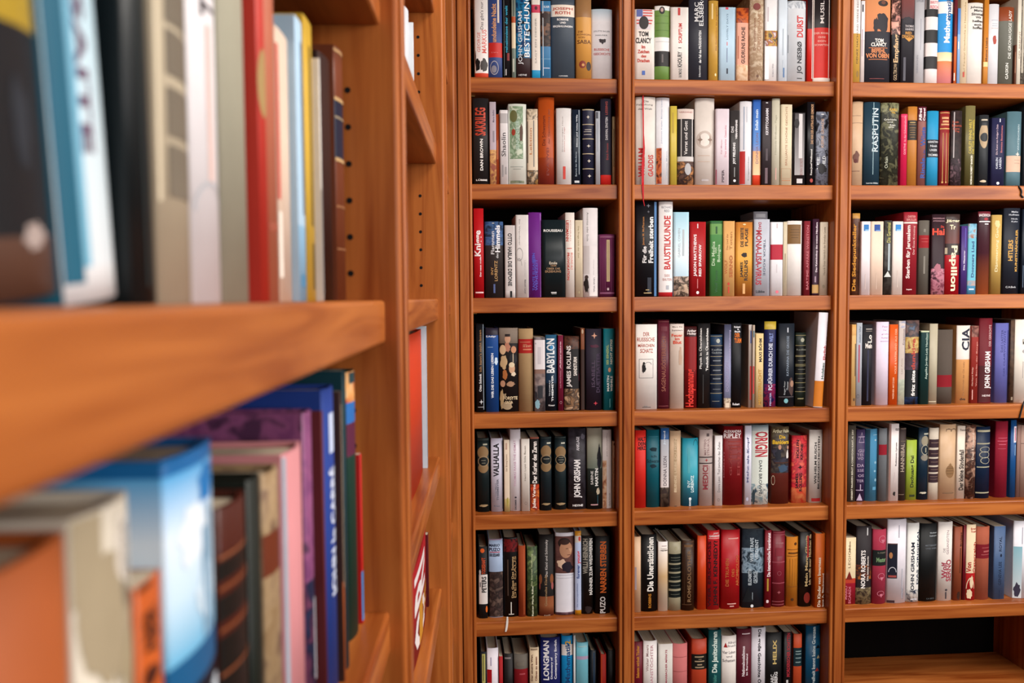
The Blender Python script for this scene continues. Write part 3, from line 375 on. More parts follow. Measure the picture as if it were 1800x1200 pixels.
BOOKS['C3R4'] = r'''
140 182 165 c89c5c|270-930:d8b478|Alpha@690,800,122,140,5a4028,u;#rect@350,660,172,180,5a4a38;#oval@870,900,160,178,5a4028|narrow honey-coloured paperback
186 240 150 a4aab2||Adalbert Stifter@180,340,208,226,6a7480,u;#rect@360,720,204,220,a85c6c;#ring@835,872,194,218,3a4048|grey-blue paperback with dusty pink title
248 340 165 17161e|| *Lo@265,340,292,336,e4dcd4,u;*Mein@345,395,272,350,e4dcd4,h;#rect@205,214,275,348,b0a8a0;#rect@226,232,275,348,807870;#rect@410,900,290,305,2a2c48|black book with two white short words
380 500 140 d8ccdc||Peter@178,194,430,492,c0a0c0,h;Der@212,226,440,475,c0a0c0,h;große@250,266,424,496,c0a0c0,h;Roman@285,300,424,490,c0a0c0,h;#rect@322,330,415,495,c4b0cc|pale lilac torn-edged book
502 582 165 d2591c||WERNER METZGER@670,880,536,552,e8b898,u;VOLK & VATERLAND AUS DER@205,640,552,572,e8b898,u|bright orange paperback
588 652 130 c4b8b0|130-200:8a94b0~c4b8b0~6a4c50;690-915:a8b0a0~c8ccb8|Erasmus@210,360,626,642,7a6870,u;Les Amis@490,640,614,630,a89890,u;#rect@200,600,646,652,8a8088|pastel picture paperback with cream middle
660 792 125 15181e|125-285:6a5450~3a3438~4a5c74;285-440:b08848~c8b070~7a3a28;440-600:3a2c30~4a3c50;860-920:203a64~101418|*fritz sitte@605,850,715,752,ece8e4,u;*dunkige@300,600,712,762,b04438,u;|dark jacket with fiery patches and white name
800 880 225 0e3a3a|225-240:b8c0a0|Angelika Jordan-Lady Hamilton@250,690,845,872,b8ccc0,u;#blob@240,320,864,880,2e5c50|dark teal-green paperback with slanted script
888 966 158 b2aa94||#rect@900,908,890,960,c8c0a8|plain khaki-beige hardback
972 1118 215 564c44|650-765:861020||grey-brown cloth book with low crimson band
1150 1280 175 d29a62|175-500:dcd4cc|*CIA@200,415,1192,1270,1c2438,u;Die Wahrheit der CIA mehr@520,850,1206,1222,9a6c44,u;*dva@868,892,1184,1236,3a2418,h|tan and white book with large CIA letters
1284 1352 178 963028|178-285:a87468~5a3028|Gerhard Philip@575,755,1294,1308,e0b8a8,u;Von Berlin der Berge@330,760,1330,1346,d89c90,u;#rect@790,885,1298,1306,d8a8a0|brick-red paperback with pinkish text
1364 1490 105 6a1020|560-910:4c1018|*JOHN GRISHAM@425,780,1416,1488,ece4e4,u;DER GERECHTE@170,375,1450,1476,d0b0b0,u;*HEYNE@838,856,1398,1480,dcd0d0,h|deep crimson thriller with white capitals
1520 1650 152 6466a8||DAS LASTER@215,430,1566,1586,3c4080,u;DER CLAIRVOYANTE@225,660,1592,1612,3c4080,u;#rect@220,650,1630,1640,4c5090|periwinkle-blue hardback
1656 1700 120 3a2a22~5a4434||#rect@860,890,1670,1690,8a7a68|dark brown narrow worn book
1706 1860 118 e2dbd0||*S@300,360,1772,1800,2c2624,u;#oval@405,440,1770,1810,a8a4a4;#rect@520,680,1778,1786,b0a8a4|wide off-white book at the right frame edge
'''
BOOKS['C1R5'] = r'''
118 244 180 152224||#rect@185,205,124,242,26312e;#rect@238,255,180,225,a8a894;#oval@265,400,122,238,8c7250;#oval@440,548,128,236,8c7250;#ring@368,482,126,242,9a8668;#oval@380,470,136,232,121c1e;#rect@412,418,160,208,8a8878;#rect@440,446,165,205,8a8878;#blob@878,906,124,244,a08a68|dark green gilt-ornamented volume at the left end
262 386 182 c6c4d4||*VALHALLA@235,585,288,348,16161c,u;THOMAS@655,800,302,318,8a8a98,u;*THIEMEYER@610,838,322,342,6a6a78,u;*Knaur@888,904,290,358,7a7a88,h;#rect@210,930,380,386,2a2832|silvery-white thriller with black title
400 458 198 d8c8b4|820-945:c8b880|Der Zwerg Stamm@350,530,420,438,8a6c50,u;#rect@230,300,418,434,c0a090;#blob@790,910,425,445,a89c50|narrow beige paperback with olive mark
464 574 88 dcd8de||THOMAS RAAB THE HEIMAT@200,690,502,526,c8a0b8,u;*DROEMER@825,935,512,528,3c3840,u;#oval@795,815,510,530,3c3840|tall white hardback with lilac letters
580 668 188 d9d3cb||Henri Loyal Stille Bauen@260,630,612,636,8a8478,u;#ring@850,882,616,640,6a6460|ivory paperback with grey letters
674 768 170 14100f|170-186:a05844;665-940:c0461c~7a2010~d87838|*Der Kurier des Zaren@215,655,698,746,f0eae4,u;*Jules Verne@665,920,698,740,f0e4dc,u|black and fiery orange paperback
784 900 165 16242a||#rect@175,180,790,908,4a5450;#rect@225,240,850,892,c8c8b8;#oval@255,390,788,904,8c7250;#oval@430,535,788,898,8c7250;#ring@355,462,788,906,9a8668;#oval@366,452,798,896,121c1e;#rect@394,402,815,880,8a8878;#blob@862,888,790,894,a08a68|dark green gilt-ornamented volume, second from the left
934 1054 162 18272b||#rect@172,177,938,1056,4a5450;#rect@225,240,1000,1042,c8c8b8;#oval@265,390,940,1052,8c7250;#oval@430,535,942,1050,8c7250;#ring@355,462,942,1056,9a8668;#oval@366,452,952,1046,121c1e;#rect@380,386,975,1025,8a8878;#rect@405,411,970,1030,8a8878;#rect@430,436,982,1018,8a8878;#blob@858,888,940,1050,a08a68|dark green gilt-ornamented volume beside the charcoal thriller
1076 1262 78 242026~3a363e||*JOHN GRISHAM@408,808,1134,1222,eceaea,u;*ANKLAGE@165,312,1160,1192,c8c6cc,u;*HEYNE@878,900,1122,1230,e4e4e4,h;#blob@130,200,1200,1256,5a5662|wide charcoal thriller with white capitals
1274 1430 74 9a9484>6a7468>1a2422|500-930:2a3430>10181c|#blob@260,560,1376,1428,171a26;#tri@230,400,1376,1430,17181f,u;SABINE@525,670,1312,1338,e4e4e0,u;*MARTIN@500,685,1356,1390,ecece8,u;#blob@700,780,1365,1410,c8bca4;#rect@780,880,1382,1388,3a6470;#rect@875,888,1312,1388,c8a0a4|misty green-grey novel with black tower outline
1436 1530 92 d8cfcc||#rect@415,930,1438,1478,8a4a38~c89c78~d8c0a8;#rect@480,930,1480,1530,dad4d2;Fegelsterne und@130,370,1474,1490,b0a4a4,d;Karla Schmidt@760,890,1500,1518,8a8488,u|white hardback with painted strip along its left
1544 1602 215 cbb294||#rect@230,255,1568,1588,5a4438;*Gabriel Marcel: Die Reise von der Trödlerin@390,935,1566,1584,4a3c30,u|slim beige paperback at the right end
'''
BOOKS['C2R5'] = r'''
80 168 125 cc2a20||*HALT@180,215,102,166,2a1414,h;*DEIN@222,252,104,166,3a1414,h;*HERZ@258,288,100,168,2a1414,h|bright red hardback with black words on top
174 282 120 0a5a68||#blob@265,305,195,265,082a34;ich@330,350,210,255,0a2c38,h;Schwarze@365,395,180,280,0a2c38,h;#blob@405,440,195,260,0a2c38;#rect@175,180,190,270,2a7080|deep teal hardback with black scribbled title
288 358 105 2a5078|105-200:2c5c94;200-600:a8aeb8>d8cfcc;600-788:2a2422~6a5c50|DONNA LEON@340,585,312,340,5a5058,u;*Jugend@130,245,312,332,d0dce8,u;#tri@595,650,288,352,3a2c28,u|pale blue-grey paperback with dark foot
366 458 130 c2a688||#rect@190,640,400,424,b09878;BLINDE LIEBE DU MEIN@190,640,402,422,d0bca0,u;#oval@752,785,400,428,5a4434|beige book with raised spine letters
472 604 190 1a8498>48aabc>0e5c80||#arc@200,300,560,600,1c5060;#rect@270,480,514,534,5ab0bc;INY@540,600,512,536,d8ecee,u;*LORENTZ@500,640,540,566,d8ecee,u;*KNAUR@705,775,526,542,e0ecf0,u;#oval@682,706,524,546,e0ecf0|turquoise watery hardback with white name
612 724 120 b9a9a4|340-405:b0a4a0|MATTEO@200,330,650,668,8a6c6c,u;STRUKUL@190,335,676,694,8a6c6c,u;*MEDICI@415,618,640,684,8a3840,u;#rect@344,352,612,728,2a2022;#rect@395,403,612,728,2a2022;#star@358,388,655,685,a83038;#rect@420,610,690,698,a89090;#rect@150,175,670,692,5a4c4c|greyish-pink book with MEDICI and black double rule
738 802 168 dcd8d8||Donna Leon  Tod zwischen den Zeilen@220,640,764,784,6a6468,u;#ring@690,715,764,780,4a4448|slim white paperback with a fine grey line
814 976 90 780e16||*ALEXANDRA@122,145,816,960,ece0e0,h;*RIPLEY@150,188,814,960,ece0e0,h;#rect@190,193,816,960,c8a0a0;*Scarlett@205,300,814,828,e0d0d0,x;#rect@215,222,850,960,9a3830;#rect@245,252,850,960,9a3830;#rect@270,280,860,970,8a3028;#rect@320,328,860,970,8a3028;#rect@360,368,850,960,903830;SCARLETT@300,520,810,822,b87880,u;GLANZ@240,500,862,880,964040,u;ERBE@240,500,925,950,903838,u|broad dark crimson hardback with white author name
986 1042 85 d4d4e2||*Mehr als Kopf@180,560,1004,1026,6a6c8c,u;von Kopf bis Herz@275,450,1010,1028,7a84a8,u;#oval@680,712,1000,1020,b0b0c4|thin pale lavender hardback
1048 1188 80 d4dcd4|80-130:6a7c84>b8c4c4;570-765:8aa4ac~d8dcd4~3c5464|*ORIGIN@135,345,1074,1182,b03440,d;DAN BROWN@375,650,1106,1132,30343a,d;#blob@600,760,1050,1080,34444c|pearly hardback with red ORIGIN title
1212 1358 95 5c241c|95-240:3a3228~6a5c44;240-480:3c3a48~2a2428~5a5048|*Arthur Haile@115,145,1222,1366,dcd4b0,h;*Die@165,195,1272,1325,d8b030,h;*Bankiers@205,240,1222,1364,d8b030,h;#oval@245,285,1265,1290,b88c74;#blob@280,380,1236,1295,222430;#oval@255,285,1340,1362,b88c74;#blob@285,375,1332,1366,d8d4d0;#rect@390,400,1240,1366,4a2c20;#blob@400,480,1262,1355,3a5068;#ring@500,580,1206,1240,c8b8a0|brown pictorial book with yellow title
1382 1508 168 c83238~a01c30~d86048|600-748:c84030~d88858|*HÖLLEN@205,355,1412,1438,241418,u;*KRONE@235,368,1448,1472,241418,u;#star@410,455,1425,1470,241418;*JAMES@480,612,1412,1438,241418,u;*ROLLINS@480,632,1440,1466,241418,u|scarlet thick book with black title
1526 1698 120 e0dcd6||*WILHELM BUSCH@225,570,1588,1618,2a2626,u;*BILDERGESCHICHTEN@175,612,1632,1660,2a2626,u;#rect@688,715,1558,1674,b02828;#rect@700,703,1562,1670,e0b0a8,x|wide white hardback with black title and red mark
'''
BOOKS['C3R5'] = r'''
110 184 150 4a453c||*HERBERT MAARSEN BERGT & CORRYDON KANT, M. DRY@190,865,140,160,c8c4b4,u|slim khaki-grey book with fine white capitals
190 272 190 392c52||#ringtri@215,350,205,268,b8a8c0;#rect@258,264,205,268,b8a8c0;GU@380,410,205,262,b0a0b8,h;TES@420,445,195,255,a898b0,h;VO@455,480,200,255,b0a0b8,h;DA@520,550,200,262,b0a0b8,h;SSE@570,595,200,262,a898b0,h;OS@620,645,205,262,b0a0b8,h;TER@670,695,195,262,a898b0,h;#rect@715,770,225,233,b8a8c0;#rect@768,775,190,255,b8a8c0;#tri@800,870,195,250,b8a8c0,u|purple book with stacked silver letters
282 396 185 4482a4||#rect@190,880,284,318,1e4458;#rect@240,244,345,390,a8c4d0;#oval@285,300,360,380,a8c4d0;#oval@495,520,360,382,8cb4c8;#oval@580,600,355,378,8cb4c8;#oval@660,690,365,385,8cb4c8;#rect@740,770,345,380,5c98b8|blue cloth book with faded pale marks
402 484 180 6a6e72|335-435:8c1428||grey cloth book with a crimson patch
500 592 135 e0d8d6||#rect@135,865,500,518,907068;*OLD@178,202,556,592,3a3434,h;*Rubinson: Lyrum@315,540,560,578,4a4444,u;#rect@600,700,552,558,c8b8b8;#blob@780,830,540,566,1c1818|slim white paperback with brown left margin
598 664 175 3c302e||HANNIBAL@325,595,612,646,b8a898,u;#rect@180,186,610,672,807060;#rect@300,304,610,668,807060;#rect@810,815,600,650,807060|dark brown narrow volume
672 770 292 9aae40||*Dschuang Dsi@440,745,706,748,2c3418,u;#rect@815,835,700,752,2c3418|lime-green hardback titled Dschuang Dsi
786 880 172 152c3e||#oval@250,350,808,886,98907c;#oval@430,490,806,884,8a8478;#ring@335,435,808,890,a8a490;#oval@345,425,818,882,122634;#rect@365,410,845,855,a8a490;#rect@225,240,830,886,b8b8a8;#blob@785,808,792,870,c0bca8|dark blue gilt-ornamented volume
884 980 175 c8beae|285-365:35202a;385-455:35202a;470-535:35202a;550-600:35202a;615-700:35202a|#rect@315,320,900,985,8a7468;#rect@420,424,900,980,8a7468;#rect@500,504,900,975,8a7468;#rect@572,576,900,975,8a7468;#rect@640,644,895,972,8a7468;#rect@665,668,895,972,8a7468|grey-white volume with five aubergine panels
990 1144 142 c8a988|| #oval@530,655,1044,1130,8a6a48;#rect@560,564,1050,1124,5a4028;#rect@585,589,1050,1124,5a4028;#rect@612,616,1055,1120,5a4028;#star@510,540,1065,1110,8a6a48;#arc@180,240,1040,1090,6a5440;#arc@180,240,1090,1150,6a5440;#rect@185,190,1040,1150,6a5440;#rect@798,803,1020,1130,6a5440|wide buff book with a beetle-like emblem
1148 1228 155 dccfc0||*Der kleine Sündenfall@385,772,1170,1216,241c1a,u;Timm@185,205,1170,1232,4a3c38,h|cream paperback with heavy black title
1234 1334 150 6a4434~3a2420~b08c78|| Der Leopard@225,480,1286,1316,dccab8,u|brown marbled book with a cream title
1340 1476 165 0e2440||#rect@195,215,1350,1488,a8a48c;#rect@320,332,1350,1486,a8a48c;#rect@545,556,1350,1480,a8a48c;#rect@790,802,1345,1476,a8a48c;#ring@355,410,1370,1470,b0ac98;#ring@400,465,1365,1465,b0ac98;#ring@455,520,1375,1470,b0ac98|midnight-blue volume with silver rules and monogram
1524 1644 112 8a0e2c||#rect@270,276,1545,1635,c05c70;#rect@298,306,1540,1635,c05c70;#rect@330,338,1550,1620,c05c70;#rect@372,378,1545,1620,b04c60|crimson cloth hardback
1662 1716 100 165088||#rect@160,315,1688,1718,e0dce4;#rect@175,300,1698,1708,c05070;#rect@335,440,1700,1708,90b0d0|narrow bright blue book with white label
1722 1754 150 8a6c64|||brownish narrow book beside the frame edge
1758 1860 150 a08478||#rect@322,326,1762,1850,4a3830;#blob@190,220,1785,1810,4a3830|dusty rose book cut by the frame edge
'''
BOOKS['C1R6'] = r'''
134 226 245 0f1216|540-850:dcd8d4|#oval@262,310,152,196,d8642c;*TODESHAFT@360,535,165,205,c8542c,u;*PETERS@560,728,164,214,1c1c20,u;#blob@480,560,135,160,c8c8c8;#oval@870,940,204,236,d8702c;#rect@620,670,146,154,4a4a50|black thriller with white panel and orange sun
240 388 165 9cb0cc|510-985:4a3a38~2c2424~6a5850|#rect@165,172,240,384,a85058;*MARIO@215,245,246,358,1e2440,h;*PUZO@255,292,246,362,2c2440,h;#rect@298,306,250,360,b83844;*DER SIZILIANER@315,348,250,358,1c1c2c,h|book with blue sky above brown rubble
398 544 148 100e10|165-300:2a0c10~7a1c20~100e10|DES GAUS@345,785,505,528,a8865c,u;*Das Gaus Des Samens@350,785,478,502,b0946c,u;#rect@380,760,436,446,5a4a40;#rect@828,950,468,478,dcdcd4;#rect@952,960,446,502,dcdcd4|black hardback with gold letters and a red glow
552 626 235 96421e||#rect@270,960,606,612,b8643c|rust-brown cloth book
642 750 245 465a38~2c3c26~6a7c4c||Die Sternen Hoffnung@320,660,682,704,c8d0a8,u;*Rainer Maria Rilke@660,975,690,708,d8dcc0,u|green marbled novel with pale script
768 924 118 140f0e|770-1010:8a5030>a86c48>6a3020|#oval@535,640,756,800,8a5434;#oval@535,640,884,930,8a5434;#oval@620,700,760,785,8a4440;#oval@620,700,896,930,a05a58;Das Kleid und Schlonsky@170,560,832,866,c8c4c0,u;Gesamelte Klede@540,870,826,852,a88c68,u;*A.z.M@962,984,816,884,c8b4a0,h|black and copper book with a slanted script title
940 1138 98 dcdce4|135-525:5a3c38~6a4844;935-1010:5a4450~8a7480|#oval@150,260,970,1100,2a1c1a;#oval@185,365,985,1120,b08468;#oval@170,225,985,1090,3a2420;#rect@262,268,1050,1075,3a2420;#tri@265,315,1080,1120,c49a7c,d;#rect@328,335,1065,1100,6a3c34;#blob@370,480,950,1060,d8bca4;#blob@400,525,1000,1140,221a28;#rect@540,546,945,1135,b8b8c4;#rect@570,576,950,1130,c8c8d0|white hardback with a painted portrait of a man
1146 1212 78 b4c0dc|78-130:c88c28;130-200:c8c0b8;912-1010:c88c20|*young@290,425,1174,1210,c83440,u;*forever@435,580,1164,1196,2c4484,u;Die neue Jugendlichkeit@630,880,1166,1180,6a7cac,u;GU@950,985,1152,1200,6a4c14,h;#blob@135,190,1180,1214,b84438|slim pale blue guide with amber ends
1216 1334 130 14110f||*WILLI HEINRICH@160,530,1230,1280,9a9488,u;*MÄNNER ZUM WEGWERFEN@160,755,1290,1338,dcdad6,u;#blob@860,990,1240,1330,2c2020|black book with two crammed grey and white title lines
1360 1516 135 0b0b0d||*NARREN STERBEN@190,730,1410,1476,d0692a,u;*PUZO@770,945,1408,1466,dcdad8,u|black book with large orange title
'''
BOOKS['C2R6'] = r'''
72 126 158 d0b090||#rect@410,600,76,90,a8a0a8|peach-beige narrow book at the left end
132 260 140 0c0c0e||*Die Unersättlichen@162,612,178,232,eceae4,u;*ROBBINS@632,750,188,212,b87c28,u|black hardback with tall heavy white title
270 350 200 e3dfdc>c8a87c>e0d8c8||#rect@232,238,300,340,b8a8a8;HARRY@255,262,292,342,7a6c68,h;*WESTERN@268,278,288,348,4a3c38,h|cream and white book with a fawn swirl
360 462 202 9a947c|302-378:141c1c;392-450:141c1c;465-522:141c1c;538-592:141c1c;610-665:141c1c|#oval@240,275,405,428,aaa488;#rect@330,336,375,455,6a6c60;#rect@352,356,375,455,6a6c60;#rect@420,424,375,455,6a6c60;#rect@492,496,375,455,6a6c60;#rect@562,566,375,455,6a6c60;#rect@636,640,375,450,6a6c60|grey-olive volume with five black panels
470 572 190 382418||ROMEADLOTHER@270,700,512,542,8a6c4c,u;#rect@225,245,486,556,7a5c40;#rect@200,204,480,565,6a4c34;#rect@255,258,480,560,6a4c34;#rect@255,720,486,490,4a3424;#rect@720,724,472,550,6a4c34|dark brown leather-look volume
596 670 150 c8481c|||plain orange hardback
680 780 105 b81820|105-180:c82028;180-775:b01820|JIM@124,138,724,768,ecdcdc,h;*GARRISON@144,162,694,786,ecdcdc,h;#rect@170,174,690,786,e8c8c8;*JOHN F. KENNEDY?@190,735,728,772,200c10,u;*WER ERSCHOSS@195,745,684,708,4a0c14,u|scarlet book with heavy black title
796 950 100 aa1620||#rect@168,178,850,936,d8a098;DIE TRUHEN@340,570,830,856,b8703c,u;DES@425,490,880,902,b8703c,u;ARCIMBOLDO@315,570,916,942,b8703c,u;#rect@712,720,845,918,d8b0a8;#rect@732,740,865,900,d8b0a8|wide red hardback with golden upward title
968 1150 92 1b2834|100-250:182430~26343e;250-460:2c4050~8aa0b0~1c2c38|WER STRAFE@165,365,1032,1060,c8d4dc,u;VERDIENT@180,350,1072,1100,c8d4dc,u;*ELIZABETH@425,560,1018,1044,b8c4cc,u;*GEORGE@445,545,1060,1096,a8b4bc,u;#rect@620,700,1050,1056,8a98a0;#oval@720,745,1038,1062,dce4e8;#tri@570,700,975,1060,10161c,u|wide stormy blue-black hardback
1154 1210 104 7e1024||*Die österreichische Feuersbrunst@125,490,1172,1202,ece0e4,u;#rect@505,610,1172,1186,b0943c;#blob@680,710,1164,1190,e0d0d4|narrow burgundy book with white title
1220 1326 112 78202f||#rect@120,124,1228,1336,a86068;#rect@140,144,1228,1336,a86068;#rect@365,375,1222,1330,9c4c58;#rect@540,548,1220,1328,9c4c58;#rect@695,699,1215,1322,a86068;#rect@720,724,1215,1322,a86068;#ring@445,480,1258,1292,a86068;#rect@250,320,1245,1305,8a3440;#star@605,635,1256,1290,a86068;HEILENDE@206,218,1246,1310,c08c90,h|burgundy leather-look volume with raised ruling
1338 1436 160 b8741c||#oval@205,230,1396,1420,5a3410;#rect@262,268,1345,1440,8a5418;#rect@288,302,1352,1440,6a4010;#rect@316,322,1345,1440,8a5418;#rect@340,560,1362,1366,a06818;#rect@340,560,1384,1388,a06818;#rect@340,560,1404,1408,a06818;#rect@340,560,1424,1428,a06818;#rect@570,576,1340,1436,8a5418;#oval@668,692,1372,1396,4a2c0c|ochre cloth volume
1444 1544 118 100c0c||*Mein Mann Gloria@145,570,1488,1512,b8a074,u;*Ich wollt euer Mädchen da@140,560,1520,1542,c0a47c,u;#rect@150,330,1504,1518,a02c28;#oval@620,710,1480,1535,7a2418|black hardback with red and beige script
1576 1678 132 c4601a r=30||*Jane A. Blackwood@465,745,1648,1680,f0e4d4,u;*Die Kinder von Inverness@330,740,1600,1632,ecdcc8,u|orange hardback with white title, right end
'''
BOOKS['C3R6'] = r'''
74 182 300 dac8a4|735-955:981c30;690-735:b84430|LEGION@375,590,110,132,8a7458,u;#rect@335,440,120,128,8a7458;#tri@620,700,92,150,7a2018,u;*MARIO@760,890,80,104,c87484,u;*SCARDI@770,930,114,138,c87484,u|cream and red paperback at the left end
190 338 190 241c20|780-960:4a4030~8a7c5c~3a2c24;560-700:6a3420~241c20~a05c24|*NORA ROBERTS@420,785,232,274,ece8e4,u;*Die letzte Zeugin@480,715,288,312,dcd4cc,u;#rect@205,278,284,296,ccc|dark novel with an orange glow and white capitals
350 478 222 a03048|420-570:121a1a|#ring@280,350,400,470,c8788a;#tri@320,360,420,460,c8788a,d;#ring@640,700,395,462,c8788a;#tri@680,715,415,450,c8788a,d;#ring@810,860,390,460,c8788a;#tri@840,875,412,445,c8788a,d;E.L. KONSALIK@438,452,390,470,8a8a78,h;*Mester@490,535,380,484,7a9a70,h|raspberry cloth book with black name label
488 668 125 e0dce4|| #rect@355,690,488,578,16182a;#oval@440,500,505,535,b07c50;#arc@580,680,500,570,c8c8d0;#rect@660,680,500,570,a04c48;#rect@355,362,488,578,6a4038;#rect@900,925,485,558,3a2228;#rect@180,300,586,596,b8b8c4;#rect@600,880,625,632,b0b4c0;Hesse Pan@790,890,630,644,8a8c98,u|white hardback with a dark painting panel
678 790 160 dcdcd8|800-930:1c3050~dcdcd8~101c30|*JOHN GRISHAM@345,830,710,752,2c3444,u;*DAS ORIGINAL@225,750,766,806,2c3c54,u;*HEYNE@882,898,712,772,dce0e8,h|white thriller with tall dark capitals and blue foot
800 960 165 0b1012||Wolfram@248,262,884,970,b8c0c4,h;Siebmann@276,290,882,972,b8c0c4,h;METTERNICH@368,382,846,976,788088,h;UND WIEN@398,410,850,970,788088,h;C.H. BECK@876,890,862,940,5a6468,h|wide black hardback with tiny white lines
972 1110 150 e0dad4|905-925:8a1c24|DIE@400,440,1016,1036,a8a0a0,u;GESANDTEN@230,460,1046,1070,b09ca0,u;*Wolf@535,690,1004,1050,a03c50,u;*SERNO@510,720,1044,1100,a04450,u;#rect@820,885,1040,1054,4a4448;#oval@790,812,1038,1062,4a4448|cream hardback with burgundy name
1126 1200 195 8e4a30||*Brulaps@250,385,1176,1212,3a2018,u;#rect@400,640,1176,1186,5a3020;#blob@810,910,1150,1190,3a2018|terracotta narrow book
1206 1232 180 6a1020|||very thin dark red book
1236 1330 175 dcc8a8|640-905:b41c20|*Ernst@205,225,1272,1350,b02020,h;*Trost@232,252,1272,1350,b02020,h;*Von@535,630,1240,1284,b02420,u;*Österreich@345,640,1300,1354,b42420,u;#arc@680,900,1240,1320,dcc8a8;#blob@650,800,1270,1310,dcc8a8;#blob@780,905,1240,1300,dcc8a8|cream and red book with ragged diagonal pattern
1340 1466 195 a85c44|365-500:7a0e20|#rect@395,400,1385,1475,b06060;#rect@425,440,1400,1465,b06060;#rect@460,466,1380,1475,b06060|terracotta cloth book with dark red label
1500 1608 190 4c6488||GENEVA LEE@530,755,1548,1576,1c2840,u;ROYAL@290,430,1548,1574,1c2840,u;#oval@455,485,1560,1578,1c2840;#rect@800,900,1558,1564,24304c|dusty blue hardback with dark thin letters
1694 1860 140 dddce2||#rect@385,910,1696,1770,8ab8c4>c8ccd0;#blob@720,910,1698,1766,3a3448;#rect@200,360,1764,1772,b0b0bc|white hardback with a teal picture strip, cut by frame
'''
BOOKS['C1R7'] = r'''
148 214 395 161c26||#rect@415,720,165,200,b8b46c;#rect@430,700,176,184,4a5030|dark book with a yellow-green strip
218 338 355 e6e2ea||#rect@580,720,218,268,b01824;#rect@450,540,255,266,b8b4d0|white book with a red block at lower left
344 384 440 a81018|||thin red book
396 492 415 171314||#rect@450,468,405,470,8a8484|black book with a small silver mark
502 652 420 6c665e|575-700:8c1420|#rect@500,540,530,610,7a746a;#rect@620,635,560,620,b05058|grey cloth book with a red band
668 766 350 d2bea0||*Der einzige Weg,@420,700,682,706,5a2418,u;*Oliven zu essen@445,700,724,748,6a2418,u;#rect@358,376,680,752,a08c74|beige book with dark red script lines
782 990 245 141e60||*LONGMAN@275,690,812,872,f0f0f4,u;*Dictionary of@450,680,888,914,e4e4ec,u;*Contemporary English@270,685,928,960,e4e4ec,u|wide navy dictionary with bold white title
1004 1126 225 1790cc|315-430:e4e0dc|*Mathematik@290,720,1044,1096,1c4878,u;*2@275,315,1040,1100,e0b030,u|bright sky-blue textbook with a white band
1128 1150 220 c8ccce|||thin pale grey book beside the blue textbook
1162 1286 295 78bccc|440-475:b0a0bc|#rect@330,345,1180,1270,a8d4dc|light aqua book with a lilac line
1308 1368 380 101a24||#rect@400,720,1340,1352,24405c|narrow blue-black book
1416 1474 420 a82418||#rect@420,720,1420,1432,c85030|narrow red-orange book
1490 1566 375 0e0e10||#rect@372,378,1490,1560,9a8454|black book with gold edge at the right end
'''
BOOKS['C2R7'] = r'''
68 142 275 6a1226||*Salamm wirbelt Tücher@305,575,88,112,c88c30,u|dark crimson book with orange letters
148 262 268 e0dcda||Walter Moers@300,520,170,190,a88c8c,u;HANSTÖCHTER@300,640,200,228,c08c98,u|white hardback with faint rose capitals
272 390 292 cfccc6||*MARBACHER MÄRKTE@340,620,326,344,a84058,u|light grey paperback with crimson letters
394 516 292 c07070||#rect@400,404,398,512,a85c5c;#rect@520,524,398,512,a85c5c|pink cloth book
550 676 252 b44428|378-505:1a1816|#rect@395,405,575,650,a89478;#rect@418,422,605,630,a89478;#rect@432,442,575,655,a89478;#rect@460,470,595,635,a89478;#rect@482,492,578,652,a89478|orange-brown book with a black label
690 796 178 0d5054||*Die Janitscharen@190,530,718,772,dcece4,u;*Walder@545,640,726,756,4a8c84,u|tall teal hardback with white gothic title
800 922 225 e2dcd6||#rect@285,310,822,850,b03434,x;Alfred@270,292,848,915,8a8488,h;Brusch@298,318,848,915,8a8488,h;Vier Leben@350,374,806,914,7a7478,h;und@388,404,838,885,7a7478,h;Schatten@418,442,808,912,7a7478,h;#tri@280,320,816,846,b03434,u|white hardback with grey cursive words
926 1048 170 5a1024||#rect@204,212,966,1034,e0d0d4;*Nationalsozialismus@310,560,966,990,e8dce0,u;*im Burgenland@375,555,1000,1020,e8dce0,u|dark burgundy book with two white title lines
1040 1166 158 d2cfd6 x=10||*Die große Geschichte Österreichs@170,800,1086,1128,1c1a20,d|tall pale book with black gothic downward title
1170 1302 198 0d0e10||*HELIX@258,460,1222,1254,d0b878,u;*MARC@545,640,1206,1232,d8d8d8,u;*ELSBERG@525,680,1234,1264,d8d8d8,u|black thriller with golden title
1312 1378 190 100c10||*MORDERISCHER SCHATTEN@200,565,1338,1366,a8303c,u;#rect@590,615,1336,1352,ccc|narrow black paperback with red letters
1396 1466 210 b84c28|325-478:143038|#rect@350,358,1412,1460,8aa0a0;#rect@372,380,1412,1460,8aa0a0;#rect@405,413,1412,1460,8aa0a0;#rect@440,448,1412,1456,8aa0a0|orange book with a dark teal label
1500 1624 142 104e6e||*Freiheit kennt keine Grenzen@150,640,1548,1578,c8d8dc,u;#tri@300,330,1580,1625,10141c,u;#tri@385,415,1590,1620,c8b88c,u;#tri@490,520,1575,1615,b03c34,u|dark blue hardback with vertical title and bird shapes
'''
